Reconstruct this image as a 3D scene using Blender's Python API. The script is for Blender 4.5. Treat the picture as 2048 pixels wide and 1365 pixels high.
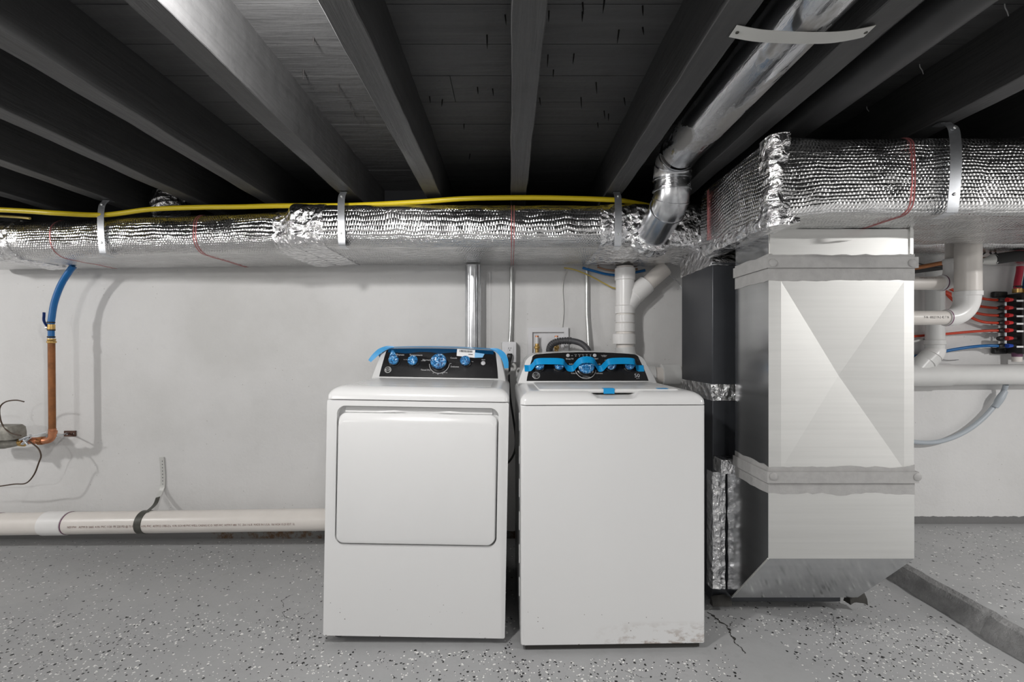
import bpy, bmesh, math, random
from mathutils import Vector, Matrix, noise
from math import pi, sin, cos, radians
for o in list(bpy.data.objects): bpy.data.objects.remove(o)
S = bpy.context.scene
COL = S.collection
random.seed(7)
# ------------------------------------------------------------------ camera
F, CX, CY, H = 910.0, 1019.5, 693.0, 1.128
def P(px, py, y):
    """point at depth y (metres from the camera) seen at photo position px, py"""
    return Vector(((px-CX)*y/F, y, H-(py-CY)*y/F))
cam = bpy.data.cameras.new('camera'); camo = bpy.data.objects.new('camera', cam); COL.objects.link(camo)
camo.location = (0, 0, H); camo.rotation_euler = (pi/2, 0, 0)
cam.sensor_width = 36; cam.lens = 36*F/2048
cam.shift_x = (1024-CX)/2048; cam.shift_y = (CY-682.5)/2048
cam.clip_start = .02
S.camera = camo
# ------------------------------------------------------------------ world, lamps, exposure
W = bpy.data.worlds.new('world'); S.world = W; W.use_nodes = True
W.node_tree.nodes['Background'].inputs[0].default_value = (.02, .02, .022, 1)
W.node_tree.nodes['Background'].inputs[1].default_value = 1
def lamp(name, loc, power, size, aim=None, col=(1, .982, .96), spread=180):
    l = bpy.data.lights.new(name, 'AREA'); l.shape = 'DISK'; l.size = size; l.energy = power; l.color = col
    l.spread = radians(spread)
    o = bpy.data.objects.new(name, l); COL.objects.link(o); o.location = loc
    if aim: o.rotation_euler = (Vector(aim)-Vector(loc)).to_track_quat('-Z', 'Y').to_euler()
    return o
def bulb(name, loc, power, r, col=(1, .982, .96)):
    l = bpy.data.lights.new(name, 'POINT'); l.energy = power; l.shadow_soft_size = r; l.color = col
    o = bpy.data.objects.new(name, l); COL.objects.link(o); o.location = loc
    return o
# two ceiling bulbs read from glow and shadows, then added fill lights
bulb('ceiling_and_fill_bulb', (-.565, .78, 1.868), 27, .05)
bulb('ceiling_and_fill_bulb', (-3.9, .7, 1.79), 37, .06)
bulb('ceiling_and_fill_bulb', (-2.3, -1.9, 1.79), 34, .06)  # added fill bulb behind the camera, no known fixture
lamp('fill_disc', (2.9, .3, 1.835), 26, .16)  # added disc that brightens the right wall and the metal duct
lamp('fill_disc', (1.0, -2.1, 1.835), 20, .16)  # added fill disc behind the camera, no known fixture
S.view_settings.view_transform = 'Standard'; S.view_settings.look = 'None'
S.view_settings.gamma = 1; S.view_settings.use_curve_mapping = False
S.view_settings.exposure = 1.14
# ------------------------------------------------------------------ materials
MATS = {}
class NT:
    def __init__(s, m): s.nt = m.node_tree; s.N = s.nt.nodes; s.L = s.nt.links; s.b = s.N['Principled BSDF']
    def n(s, t, **kw):
        nd = s.N.new(t)
        for k, v in kw.items():
            if hasattr(nd, k): setattr(nd, k, v)
        return nd
    def l(s, a, b): s.L.new(a, b)
    def math(s, op, a, b=None, c=None):
        nd = s.N.new('ShaderNodeMath'); nd.operation = op
        for i, v in enumerate((a, b, c)):
            if v is None: continue
            if isinstance(v, (int, float)): nd.inputs[i].default_value = v
            else: s.l(v, nd.inputs[i])
        return nd.outputs[0]
    def mapped(s, src, scale):
        mp = s.N.new('ShaderNodeMapping'); mp.inputs['Scale'].default_value = scale
        s.l(src, mp.inputs['Vector']); return mp.outputs[0]
    def coord(s, which='Object'):
        t = s.N.new('ShaderNodeTexCoord'); return t.outputs[which]
    def pos(s):
        return s.N.new('ShaderNodeNewGeometry').outputs['Position']
    def noise(s, vec, scale, detail=3, rough=.5, dist=0):
        t = s.N.new('ShaderNodeTexNoise'); t.inputs['Scale'].default_value = scale
        t.inputs['Detail'].default_value = detail; t.inputs['Roughness'].default_value = rough
        t.inputs['Distortion'].default_value = dist
        s.l(vec, t.inputs['Vector']); return t.outputs['Fac']
    def vor(s, vec, scale, feature='F1', rnd=1, dims='3D'):
        t = s.N.new('ShaderNodeTexVoronoi'); t.feature = feature; t.voronoi_dimensions = dims
        t.inputs['Scale'].default_value = scale; t.inputs['Randomness'].default_value = rnd
        s.l(vec, t.inputs['Vector']); return t
    def ramp(s, fac, stops):
        r = s.N.new('ShaderNodeValToRGB'); e = r.color_ramp.elements
        while len(e) > 1: e.remove(e[-1])
        for i, (p, c) in enumerate(stops):
            if isinstance(c, (int, float)): c = (c, c, c)
            el = e[0] if i == 0 else e.new(p)
            el.position = p; el.color = (*c, 1)
        s.l(fac, r.inputs[0]); return r.outputs[0]
    def mix(s, fac, a, b):
        m = s.N.new('ShaderNodeMix'); m.data_type = 'RGBA'
        if isinstance(fac, (int, float)): m.inputs[0].default_value = fac
        else: s.l(fac, m.inputs[0])
        for i, v in ((6, a), (7, b)):
            if isinstance(v, tuple): m.inputs[i].default_value = (*v, 1)
            else: s.l(v, m.inputs[i])
        return m.outputs[2]
    def bump(s, h, strength, dist):
        b = s.N.new('ShaderNodeBump'); b.inputs['Strength'].default_value = strength; b.inputs['Distance'].default_value = dist
        s.l(h, b.inputs['Height']); s.l(b.outputs[0], s.b.inputs['Normal'])
    def base(s, c): s.l(c, s.b.inputs['Base Color'])
    def rough(s, c): s.l(c, s.b.inputs['Roughness'])
def mat(name, col, rough=.5, metal=0, coat=0, trans=0, vary=0, vscale=8, bump=0, bscale=40, ior=None, sheen=0):
    m = bpy.data.materials.new(name); m.use_nodes = True; t = NT(m); b = t.b
    b.inputs['Base Color'].default_value = (*col, 1); b.inputs['Roughness'].default_value = rough
    b.inputs['Metallic'].default_value = metal
    if coat: b.inputs['Coat Weight'].default_value = coat
    if trans: b.inputs['Transmission Weight'].default_value = trans
    if vary:
        f = t.noise(t.coord(), vscale, 4, .6)
        t.base(t.ramp(f, [(.3, tuple(c*(1-vary) for c in col)), (.7, tuple(min(1, c*(1+vary)) for c in col))]))
    if bump:
        t.bump(t.noise(t.coord(), bscale, 4, .6), bump, .004)
    MATS[name] = m; return m
def custom(name, col=(.5, .5, .5), rough=.5, metal=0):
    m = mat(name, col, rough, metal); return m, NT(m)
# plain ones
mat('enamel', (.71, .71, .71), .22, vary=.015, vscale=2)
mat('enamel_pale', (.74, .74, .735), .3)  # slightly paler enamel for the side louvres
mat('panel_black', (.012, .012, .013), .25, vary=.3, vscale=14)
mat('knob_black', (.014, .014, .016), .3)
mat('print_white', (.62, .62, .63), .5)
mat('silver', (.7, .7, .7), .3, .9)
mat('button_grey', (.5, .5, .52), .4)
mat('sticker', (.82, .82, .82), .5)
mat('sticker_blue', (.22, .5, .8), .4)
mat('tape_blue', (.0, .28, .62), .35)
mat('navy_gloss', (.0, .04, .11), .2)
mat('rubber', (.012, .012, .012), .6)
mat('dark_base', (.03, .028, .025), .7)
mat('pvc', (.74, .70, .66), .33, vary=.04, vscale=6)
mat('pvc_cool', (.70, .70, .69), .33, vary=.04, vscale=6)
mat('pvc_fit', (.80, .79, .78), .3, vary=.03, vscale=9)
mat('pvc_primer', (.16, .06, .12), .5)
mat('ink_brown', (.16, .06, .04), .6)
mat('ink_dark', (.06, .05, .05), .6)
mat('pex_blue', (.0, .12, .36), .35)
mat('pex_red', (.56, .045, .012), .4)
mat('pex_magenta', (.45, .02, .05), .35)
mat('handle_blue', (.005, .03, .16), .45)
mat('brass', (.55, .36, .13), .3, .9, vary=.25, vscale=40)
mat('copper_dull', (.27, .105, .035), .55, .45, vary=.3, vscale=18)
mat('copper', (.60, .26, .14), .4, .8, vary=.25, vscale=25)
mat('yellow_tube', (.55, .42, .01), .4)
mat('yellow_cable', (.55, .42, .10), .5)
mat('brown_cable', (.35, .20, .12), .5)
mat('wire_brown', (.06, .035, .02), .5)
mat('wire_black', (.012, .012, .013), .45)
mat('cable_white', (.62, .62, .60), .5)
mat('emt', (.56, .57, .56), .38, .75, vary=.08, vscale=30)
mat('strap_steel', (.60, .62, .65), .25, .9, vary=.1, vscale=20)
mat('strap_painted', (.55, .55, .53), .5, .2)
mat('strap_dark', (.075, .075, .065), .5, .3, vary=.3, vscale=30)
mat('dark_hole', (.02, .02, .02), .8)
mat('plastic_white', (.72, .72, .74), .4)
mat('hose_grey', (.055, .055, .06), .5)
mat('mastic', (.36, .355, .35), .55, 0, vary=.08, vscale=30, bump=.3, bscale=60)
mat('mastic_dark', (.20, .20, .21), .5, .3, vary=.2, vscale=30, bump=.3, bscale=60)
mat('furnace_grey', (.05, .053, .06), .32, .35, vary=.12, vscale=5)
mat('manifold_black', (.015, .015, .016), .4)
mat('knob_red', (.6, .02, .02), .4)
mat('knob_blue', (.01, .06, .4), .4)
mat('meter_grey', (.27, .26, .23), .55, .35, vary=.3, vscale=30, bump=.3, bscale=50)
mat('rust_plate', (.10, .05, .035), .6, .2, vary=.3, vscale=30)
mat('pipe_black', (.05, .05, .052), .45, vary=.15, vscale=8)
mat('black_foam', (.02, .02, .02), .8)
mat('conduit_grey', (.42, .46, .50), .4)
mat('nail_dark', (.02, .018, .018), .6, .4)
mat('nail_light', (.5, .5, .5), .5, .3)
mat('flake_white', (.80, .80, .78), .5)
mat('flake_black', (.02, .02, .02), .5)
mat('crack', (.035, .033, .03), .9)
mat('red_print', (.50, .17, .17), .35, .7)
mat('rim_black', (.004, .0045, .006), .95)
# structured ones
m, t = custom('wall_paint', (.6, .6, .59), .75)
p = t.pos()
big = t.noise(p, 1.3, 5, .6); mid = t.noise(p, 9, 5, .65)
c = t.ramp(big, [(.3, (.60, .595, .585)), (.5, (.66, .655, .65)), (.72, (.70, .695, .69))])
c = t.mix(t.math('MULTIPLY', t.ramp(mid, [(.55, 0), (.75, 1)]), .18), c, (.52, .52, .51))
# fine pits and specks
sp = t.vor(p, 26); spd = sp.outputs['Distance']
spm = t.math('MULTIPLY', t.math('LESS_THAN', spd, .07), t.math('GREATER_THAN', t.noise(p, 5, 2), .56))
c = t.mix(t.math('MULTIPLY', spm, .55), c, (.30, .28, .26))
# grey floor paint carried up the wall foot, ragged edge, and brown damp marks
sx = t.n('ShaderNodeSeparateXYZ'); t.l(p, sx.inputs[0])
lim = t.math('ADD', t.math('MULTIPLY', t.math('GREATER_THAN', sx.outputs[0], 1.5), .085), .035)
edge = t.math('ADD', sx.outputs[2], t.math('MULTIPLY', t.noise(p, 30, 4), -.02))
foot = t.math('LESS_THAN', edge, lim)
damp = t.mix(t.ramp(t.noise(p, 22, 5, .7), [(.45, 0), (.6, 1)]), (.17, .17, .165), (.10, .055, .025))
dleft = t.math('MULTIPLY', t.math('LESS_THAN', sx.outputs[0], .2), t.math('GREATER_THAN', sx.outputs[0], -1.75))
c = t.mix(foot, c, t.mix(dleft, (.17, .17, .17), damp))
t.base(c)
t.bump(t.math('ADD', t.noise(p, 3.5, 5, .55), t.math('MULTIPLY', t.noise(p, 60, 3), .12)), .35, .03)
m, t = custom('floor_paint', (.2, .2, .2), .36)
p = t.pos()
c = t.ramp(t.noise(p, 1.6, 5, .6), [(.3, (.345, .35, .355)), (.7, (.39, .392, .395))])
c = t.mix(t.math('MULTIPLY', t.ramp(t.noise(p, 14, 5, .7), [(.55, 0), (.8, 1)]), .25), c, (.17, .17, .165))
t.base(c); t.rough(t.ramp(t.noise(p, 6, 4), [(.3, .30), (.7, .48)]))
t.bump(t.math('ADD', t.noise(p, 4, 4), t.math('MULTIPLY', t.noise(p, 45, 4), .15)), .25, .02)
m, t = custom('step_edge', (.14, .14, .14), .5)
p = t.pos(); t.base(t.ramp(t.noise(p, 16, 5, .7), [(.35, (.22, .22, .22)), (.65, (.33, .33, .33))]))
t.bump(t.noise(p, 30, 5, .7), .6, .02)
def wood(name, c0, c1, along):
    m, t = custom(name, c0, .52); p = t.pos()
    sc = (40, 2.2, 40) if along == 'y' else (2.2, 40, 40)
    g = t.noise(t.mapped(p, sc), 1, 5, .65, .5)
    c = t.ramp(g, [(.3, c0), (.7, c1)])
    c = t.mix(t.math('MULTIPLY', t.ramp(t.noise(p, 9, 4, .6), [(.55, 0), (.75, 1)]), .35), c, tuple(x*.55 for x in c0))
    t.base(c)
    t.bump(t.math('ADD', g, t.noise(p, 18, 4)), .45, .006)
wood('joist_paint', (.044, .044, .045), (.066, .066, .067), 'y')
wood('plank_paint', (.052, .052, .053), (.080, .080, .081), 'x')
def foil(name, pitch, tint=(.68, .68, .68), rough=.11, st=.55):
    m, t = custom(name, tint, rough, 1)
    uv = t.coord('UV')
    d = t.N.new('ShaderNodeTexNoise'); d.inputs['Scale'].default_value = 9; d.inputs['Detail'].default_value = 3
    t.l(uv, d.inputs['Vector'])
    vm = t.N.new('ShaderNodeVectorMath'); vm.operation = 'MULTIPLY_ADD'; t.l(d.outputs['Color'], vm.inputs[0])
    vm.inputs[1].default_value = (.030, .026, 0); t.l(uv, vm.inputs[2])
    wv = vm.outputs[0]
    sp = t.n('ShaderNodeSeparateXYZ'); t.l(wv, sp.inputs[0])
    vv = t.math('MULTIPLY', sp.outputs[1], 1/pitch); row = t.math('FLOOR', vv)
    uu = t.math('ADD', t.math('MULTIPLY', sp.outputs[0], 1/(pitch*.95)), t.math('MULTIPLY', t.math('FLOORED_MODULO', row, 2), .5))
    fx = t.math('SUBTRACT', t.math('FRACT', uu), .5); fy = t.math('SUBTRACT', t.math('FRACT', vv), .5)
    bub = t.math('SUBTRACT', 1, t.math('ADD', t.math('MULTIPLY', t.math('MULTIPLY', fx, fx), 2.6), t.math('MULTIPLY', t.math('MULTIPLY', fy, fy), 2.8)))
    wr = t.noise(t.mapped(wv, (5, 95, 1)), 1, 3, .55)
    wr2 = t.noise(t.mapped(wv, (14, 30, 1)), 1, 4, .6, .6)
    lg = t.noise(uv, 5, 3, .5)
    bub = t.math('MULTIPLY', bub, t.ramp(t.noise(uv, 7, 3, .6), [(.35, .25), (.65, 1.0)]))
    h = t.math('ADD', t.math('MULTIPLY', bub, .8), t.math('MULTIPLY', wr, .6))
    h = t.math('ADD', h, t.math('ADD', t.math('MULTIPLY', wr2, 1.1), t.math('MULTIPLY', lg, 1.6)))
    t.bump(h, st, .006)
    t.rough(t.ramp(t.noise(uv, 20, 3), [(.35, rough*.8), (.7, rough*1.5)]))
foil('foil_bubble', .0128)
m, t = custom('foil_crumple', (.85, .85, .86), .2, 1)
p = t.pos()
v = t.vor(p, 34, 'F1', 1); n1 = t.noise(p, 30, 4, .55, 1.2); n2 = t.noise(p, 11, 3)
t.bump(t.math('ADD', t.math('MULTIPLY', v.outputs['Distance'], .8), t.math('ADD', n1, t.math('MULTIPLY', n2, 1.5))), .9, .012)
def galv(name, col, rough, stretch, var=.12):
    m, t = custom(name, col, rough, 1); p = t.coord()
    g = t.noise(t.mapped(p, stretch), 1, 4, .6)
    sp_ = t.vor(p, 60).outputs['Color']
    c = t.ramp(g, [(.3, tuple(x*(1-var) for x in col)), (.7, tuple(min(1, x*(1+var)) for x in col))])
    t.base(c); t.rough(t.ramp(g, [(.25, rough*.97), (.75, rough*1.03)]))
    t.bump(t.noise(p, 4, 2), .03, .02)
galv('galv', (.70, .70, .685), .48, (2, 2, 90), .03)
galv('galv_side', (.62, .63, .64), .15, (3, 3, 30), .05)
galv('galv_pipe', (.62, .63, .65), .24, (20, 20, 20), .16)
m, t = custom('galv_smear', (.6, .6, .6), .3, .9)
p = t.coord(); g = t.noise(t.mapped(p, (30, 5, 30)), 1, 5, .65)
sm = t.ramp(t.noise(t.mapped(p, (9, 4, 9)), 1, 4, .6), [(.52, 0), (.60, 1)])
t.base(t.mix(sm, (.62, .63, .65), (.33, .32, .31))); t.rough(t.ramp(sm, [(0, .2), (1, .5)]))
met = t.ramp(sm, [(0, 1), (1, .25)]); t.l(met, t.b.inputs['Metallic']); t.bump(g, .4, .006)
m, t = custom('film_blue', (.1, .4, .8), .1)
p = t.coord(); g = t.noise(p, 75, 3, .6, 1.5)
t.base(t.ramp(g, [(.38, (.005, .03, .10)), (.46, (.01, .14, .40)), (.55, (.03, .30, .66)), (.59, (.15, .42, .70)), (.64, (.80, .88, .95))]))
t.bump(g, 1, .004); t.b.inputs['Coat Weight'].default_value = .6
def used_front(name, stain):
    m, t = custom(name, (.8, .8, .8), .24)
    p = t.coord(); sx = t.n('ShaderNodeSeparateXYZ'); t.l(p, sx.inputs[0])
    low = t.math('SUBTRACT', 1, t.math('MULTIPLY', sx.outputs[2], 2.6))
    low.node.use_clamp = True
    spk = t.vor(p, 38); sm = t.math('LESS_THAN', spk.outputs['Distance'], t.math('MULTIPLY', t.math('POWER', low, 1.5), .115))
    sm = t.math('MULTIPLY', sm, t.math('GREATER_THAN', t.noise(p, 8, 2), .45))
    foot = t.math('SUBTRACT', 1, t.math('MULTIPLY', t.math('SUBTRACT', sx.outputs[2], .02), 11)); foot.node.use_clamp = True
    rt = t.math('MULTIPLY', t.math('ADD', sx.outputs[0], .08), 6); rt.node.use_clamp = True
    sc = t.math('MULTIPLY', t.math('MULTIPLY', foot, rt), t.ramp(t.noise(t.mapped(p, (14, 14, 26)), 1, 4, .65), [(.50, 0), (.60, 1)]))
    c = t.mix(t.math('MULTIPLY', sc, stain), (.71, .71, .71), (.24, .16, .11))
    t.base(t.mix(t.math('MULTIPLY', sm, .8), c, (.10, .085, .075)))
used_front('washer_front', .75); used_front('dryer_front', 0.0)
# dusty top sheet of the dryer lid and the washer lid
m, t = custom('dusty_top', (.7, .7, .7), .3)
p = t.coord(); t.base(t.ramp(t.noise(t.mapped(p, (7, 16, 3)), 1, 5, .65, .6), [(.40, (.70, .70, .70)), (.60, (.68, .68, .67)), (.68, (.36, .36, .35)), (.75, (.72, .72, .72))]))
# ------------------------------------------------------------------ mesh helpers
ORG = {}
def rrect(a0, a1, b0, b1, r, nc=6, ns=1):
    """counter-clockwise rounded rectangle; ns points per straight side"""
    r = max(1e-5, min(r, (a1-a0)/2-1e-5, (b1-b0)/2-1e-5)); pts = []
    cs = [(a1-r, b0+r, -pi/2), (a1-r, b1-r, 0), (a0+r, b1-r, pi/2), (a0+r, b0+r, pi)]
    for k, (cx, cy, s) in enumerate(cs):
        arc = [(cx+r*cos(s+pi/2*i/nc), cy+r*sin(s+pi/2*i/nc)) for i in range(nc+1)]
        pts += arc
        nx = cs[(k+1) % 4]; q = (nx[0]+r*cos(nx[2]), nx[1]+r*sin(nx[2])); e = arc[-1]
        for i in range(1, ns): pts.append((e[0]+(q[0]-e[0])*i/ns, e[1]+(q[1]-e[1])*i/ns))
    return pts
def crom(pts, n=8):
    pts = [Vector(p) for p in pts]
    if len(pts) < 3 or n < 2: return pts
    out = []
    for i in range(len(pts)-1):
        p0 = pts[max(i-1, 0)]; p1 = pts[i]; p2 = pts[i+1]; p3 = pts[min(i+2, len(pts)-1)]
        for k in range(n):
            u = k/n
            out.append(.5*((2*p1)+(p2-p0)*u+(2*p0-5*p1+4*p2-p3)*u*u+(3*p1-p0-3*p2+p3)*u**3))
    out.append(pts[-1]); return out
def bend(pts, r, n=8):
    """polyline with each inner corner replaced by an arc of radius r"""
    pts = [Vector(p) for p in pts]; out = [pts[0]]
    for i in range(1, len(pts)-1):
        a = (pts[i-1]-pts[i]).normalized(); b = (pts[i+1]-pts[i]).normalized()
        ang = a.angle(b); d = r/math.tan(ang/2)
        s = pts[i]+a*d; e = pts[i]+b*d; c = pts[i]+(a+b).normalized()*(r/sin(ang/2))
        u = (s-c); v = (e-c); tot = u.angle(v); ax = u.cross(v).normalized()
        for k in range(n+1): out.append(c+Matrix.Rotation(tot*k/n, 3, ax) @ u)
    out.append(pts[-1]); return out
class MB:
    def __init__(s): s.v = []; s.f = []; s.uv = []; s.mi = []
    def add(s, vs, fs, uvs=None, mi=0):
        b = len(s.v); s.v += [Vector(v) for v in vs]
        for i, f in enumerate(fs):
            s.f.append([b+k for k in f]); s.uv.append(uvs[i] if uvs else None); s.mi.append(mi)
        return s
    def box(s, x0, x1, y0, y1, z0, z1, mi=0):
        vs = [(x, y, z) for z in (z0, z1) for y in (y0, y1) for x in (x0, x1)]
        return s.add(vs, [(0, 2, 3, 1), (4, 5, 7, 6), (0, 1, 5, 4), (2, 6, 7, 3), (0, 4, 6, 2), (1, 3, 7, 5)], mi=mi)
    def obox(s, c, ax, ay, az, mi=0):
        c = Vector(c); ax = Vector(ax); ay = Vector(ay); az = Vector(az)
        vs = [c+ax*i+ay*j+az*k for k in (-1, 1) for j in (-1, 1) for i in (-1, 1)]
        return s.add(vs, [(0, 2, 3, 1), (4, 5, 7, 6), (0, 1, 5, 4), (2, 6, 7, 3), (0, 4, 6, 2), (1, 3, 7, 5)], mi=mi)
    def loft(s, loops, cap0=True, cap1=True, closed=True, us=None, vs_=None, mi=0):
        n = len(loops[0]); V = [p for L in loops for p in L]; Fs = []; U = []
        m = n if closed else n-1
        for i in range(len(loops)-1):
            for k in range(m):
                k2 = (k+1) % n
                Fs.append((i*n+k, i*n+k2, (i+1)*n+k2, (i+1)*n+k))
                if us: U.append([(us[i], vs_[k]), (us[i], vs_[k+1]), (us[i+1], vs_[k+1]), (us[i+1], vs_[k])])
        if cap0: Fs.append(tuple(range(n-1, -1, -1))); U.append([(p[1], p[2]) for p in reversed(loops[0])] if us else None)
        if cap1: Fs.append(tuple((len(loops)-1)*n+k for k in range(n))); U.append([(p[1], p[2]) for p in loops[-1]] if us else None)
        return s.add(V, Fs, U if us else None, mi)
    def tube(s, pts, r, n=14, cap=True, mi=0, sx=1.0):
        pts = [Vector(p) for p in pts]; N = len(pts); loops = []
        tg = [(pts[min(i+1, N-1)]-pts[max(i-1, 0)]).normalized() for i in range(N)]
        up = Vector((0, 0, 1)) if abs(tg[0].z) < .9 else Vector((1, 0, 0))
        a = tg[0].cross(up).normalized()
        for i in range(N):
            a = (a-tg[i]*a.dot(tg[i])).normalized(); b = tg[i].cross(a)
            rr = r[i] if isinstance(r, (list, tuple)) else r
            loops.append([pts[i]+(a*cos(2*pi*k/n)*sx+b*sin(2*pi*k/n))*rr for k in range(n)])
        return s.loft(loops, cap, cap, mi=mi)
    def ribbon(s, pts, wid, thick, side):
        """flat strip along pts; side = width direction (vector or list), has thickness"""
        pts = [Vector(p) for p in pts]; N = len(pts); loops = []
        for i in range(N):
            tg = (pts[min(i+1, N-1)]-pts[max(i-1, 0)]).normalized()
            sd = Vector(side[i] if isinstance(side, list) else side); sd = (sd-tg*sd.dot(tg)).normalized()
            nn = tg.cross(sd); w = wid[i] if isinstance(wid, list) else wid
            loops.append([pts[i]+sd*w/2*a+nn*thick/2*b for a, b in ((-1, -1), (1, -1), (1, 1), (-1, 1))])
        return s.loft(loops)
    def lathe(s, prof, o, ax, n=24, mi=0, jit=0):
        o = Vector(o); ax = Vector(ax).normalized(); up = Vector((0, 0, 1)) if abs(ax.z) < .9 else Vector((1, 0, 0))
        a = ax.cross(up).normalized(); b = ax.cross(a); loops = []
        for r, d in prof:
            L = []
            for k in range(n):
                p_ = o+ax*d+(a*cos(2*pi*k/n)+b*sin(2*pi*k/n))*max(r, 1e-4)
                if jit: p_ = p_+ax*noise.noise(p_*90)*jit+(p_-o-ax*d)*noise.noise(p_*70+Vector((3, 3, 3)))*jit*12
                L.append(p_)
            loops.append(L)
        return s.loft(loops, mi=mi)
    def prism(s, poly, fn, d0, d1, mi=0):
        return s.loft([[fn(a, b, d0) for a, b in poly], [fn(a, b, d1) for a, b in poly]], mi=mi)
    def plate_hole(s, outer, inner, fn, d0, d1, mi=0):
        from mathutils.geometry import tessellate_polygon
        al = list(outer)+list(inner); no = len(outer); ni = len(inner)
        tr = tessellate_polygon([[Vector((a, b, 0)) for a, b in outer], [Vector((a, b, 0)) for a, b in inner]])
        V = [fn(a, b, d0) for a, b in al]+[fn(a, b, d1) for a, b in al]; T = len(al)
        Fs = [tuple(q) for q in tr]+[tuple(T+i for i in reversed(q)) for q in tr]
        Fs += [(k, (k+1) % no, T+(k+1) % no, T+k) for k in range(no)]
        Fs += [(no+k, no+(k+1) % ni, T+no+(k+1) % ni, T+no+k) for k in range(ni)]
        return s.add(V, Fs, mi=mi)
    def build(s, name, mats, parent=None, label=None, cat=None, group=None, kind=None, ang=35, bevel=0, bseg=2, flat=False, origin=None):
        me = bpy.data.meshes.new(name)
        if parent is not None: org = ORG[parent.name]
        elif origin is not None: org = Vector(origin)
        else:
            lo = [min(v[i] for v in s.v) for i in range(3)]; hi = [max(v[i] for v in s.v) for i in range(3)]
            org = Vector(((lo[0]+hi[0])/2, (lo[1]+hi[1])/2, lo[2]))
        me.from_pydata([v-org for v in s.v], [], s.f)
        if not isinstance(mats, (list, tuple)): mats = [mats]
        for mm in mats: me.materials.append(MATS[mm])
        if len(mats) > 1: me.polygons.foreach_set('material_index', s.mi)
        if any(u for u in s.uv):
            ul = me.uv_layers.new(name='UVMap'); flat_ = []
            for f, u in zip(s.f, s.uv): flat_ += [c_ for q in (u or [(0, 0)]*len(f)) for c_ in q]
            ul.data.foreach_set('uv', flat_)
        bm = bmesh.new(); bm.from_mesh(me); bmesh.ops.recalc_face_normals(bm, faces=bm.faces); bm.to_mesh(me); bm.free()
        if not flat:
            me.polygons.foreach_set('use_smooth', [True]*len(me.polygons)); me.set_sharp_from_angle(angle=radians(ang))
        o = bpy.data.objects.new(name, me); COL.objects.link(o)
        if parent is not None: o.parent = parent
        else: o.location = org
        ORG[o.name] = org
        if bevel:
            b = o.modifiers.new('bevel', 'BEVEL'); b.width = bevel; b.segments = bseg; b.limit_method = 'ANGLE'; b.angle_limit = radians(40)
        return tag(o, label, cat, group, kind)
def tag(o, label=None, cat=None, group=None, kind=None):
    if label: o['label'] = label
    if cat: o['category'] = cat
    if group: o['group'] = group
    if kind: o['kind'] = kind
    return o
def thing(name, label, cat, loc, group=None, rot=None, local=False, kind=None):
    o = bpy.data.objects.new(name, None); COL.objects.link(o); o.location = loc; o.empty_display_size = .05
    if rot: o.rotation_euler = rot
    ORG[o.name] = Vector((0, 0, 0)) if local else Vector(loc)
    return tag(o, label, cat, group, kind)
def text_geo(txt, size, align='CENTER'):
    cu = bpy.data.curves.new('lettering', 'FONT'); cu.body = txt; cu.size = size; cu.align_x = align; cu.align_y = 'CENTER'
    cu.resolution_u = 2
    ob = bpy.data.objects.new('lettering', cu); COL.objects.link(ob)
    me = bpy.data.meshes.new_from_object(ob.evaluated_get(bpy.context.evaluated_depsgraph_get()))
    vs = [v.co.copy() for v in me.vertices]; fs = [tuple(p_.vertices) for p_ in me.polygons]
    bpy.data.objects.remove(ob); bpy.data.curves.remove(cu); bpy.data.meshes.remove(me)
    return vs, fs
def lettering(txt, size, fn, parent, m='print_white', align='CENTER', name='lettering', label=None):
    vs, fs = text_geo(txt, size, align)
    return MB().add([fn(v.x, v.y) for v in vs], fs).build(name, m, parent, flat=True, label=label)
# ------------------------------------------------------------------ the room
WY = 2.667                     # wall face behind the machines
X0, X1, Y0 = -4.7, 3.7, -3.9
ZD, ZJ = H+.903, H+.716        # underside of the deck boards, underside of the joists
ZS = .088                      # raised slab
XS = 1.865
def nz(p, s=1.0): return noise.noise(Vector(p)*s)
MB().box(X0-.1, X1+.1, Y0-.1, WY+.1, -.12, 0).build('floor', 'floor_paint', kind='structure', label='grey painted concrete floor with cracks', flat=True)
FLOOR = bpy.data.objects['floor']
MB().box(X0-.1, X1+.1, WY, WY+.1, 0, 2.2).build('wall_back', 'wall_paint', kind='structure', label='white painted masonry wall behind the machines', flat=True)
MB().box(X0-.1, X0, Y0-.1, WY, 0, 2.2).build('wall_left', 'wall_paint', kind='structure', flat=True)
MB().box(X1, X1+.1, Y0-.1, WY, 0, 2.2).build('wall_right', 'wall_paint', kind='structure', flat=True)
MB().box(X0, X1, Y0-.1, Y0, 0, 2.2).build('wall_front', 'wall_paint', kind='structure', flat=True)
mb = MB().box(X0, X1, Y0, WY, ZD+.02, ZD+.06)
CEIL = mb.build('ceiling', 'rim_black', kind='structure', label='black painted board ceiling on rough joists', flat=True)
# rim timber along the head of the wall
MB().box(X0, X1, WY-.03, WY-.002, ZJ-.085, ZD+.018).build('trim_1', 'rim_black', kind='structure', label='black painted rim timber above the wall', flat=True)
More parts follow.
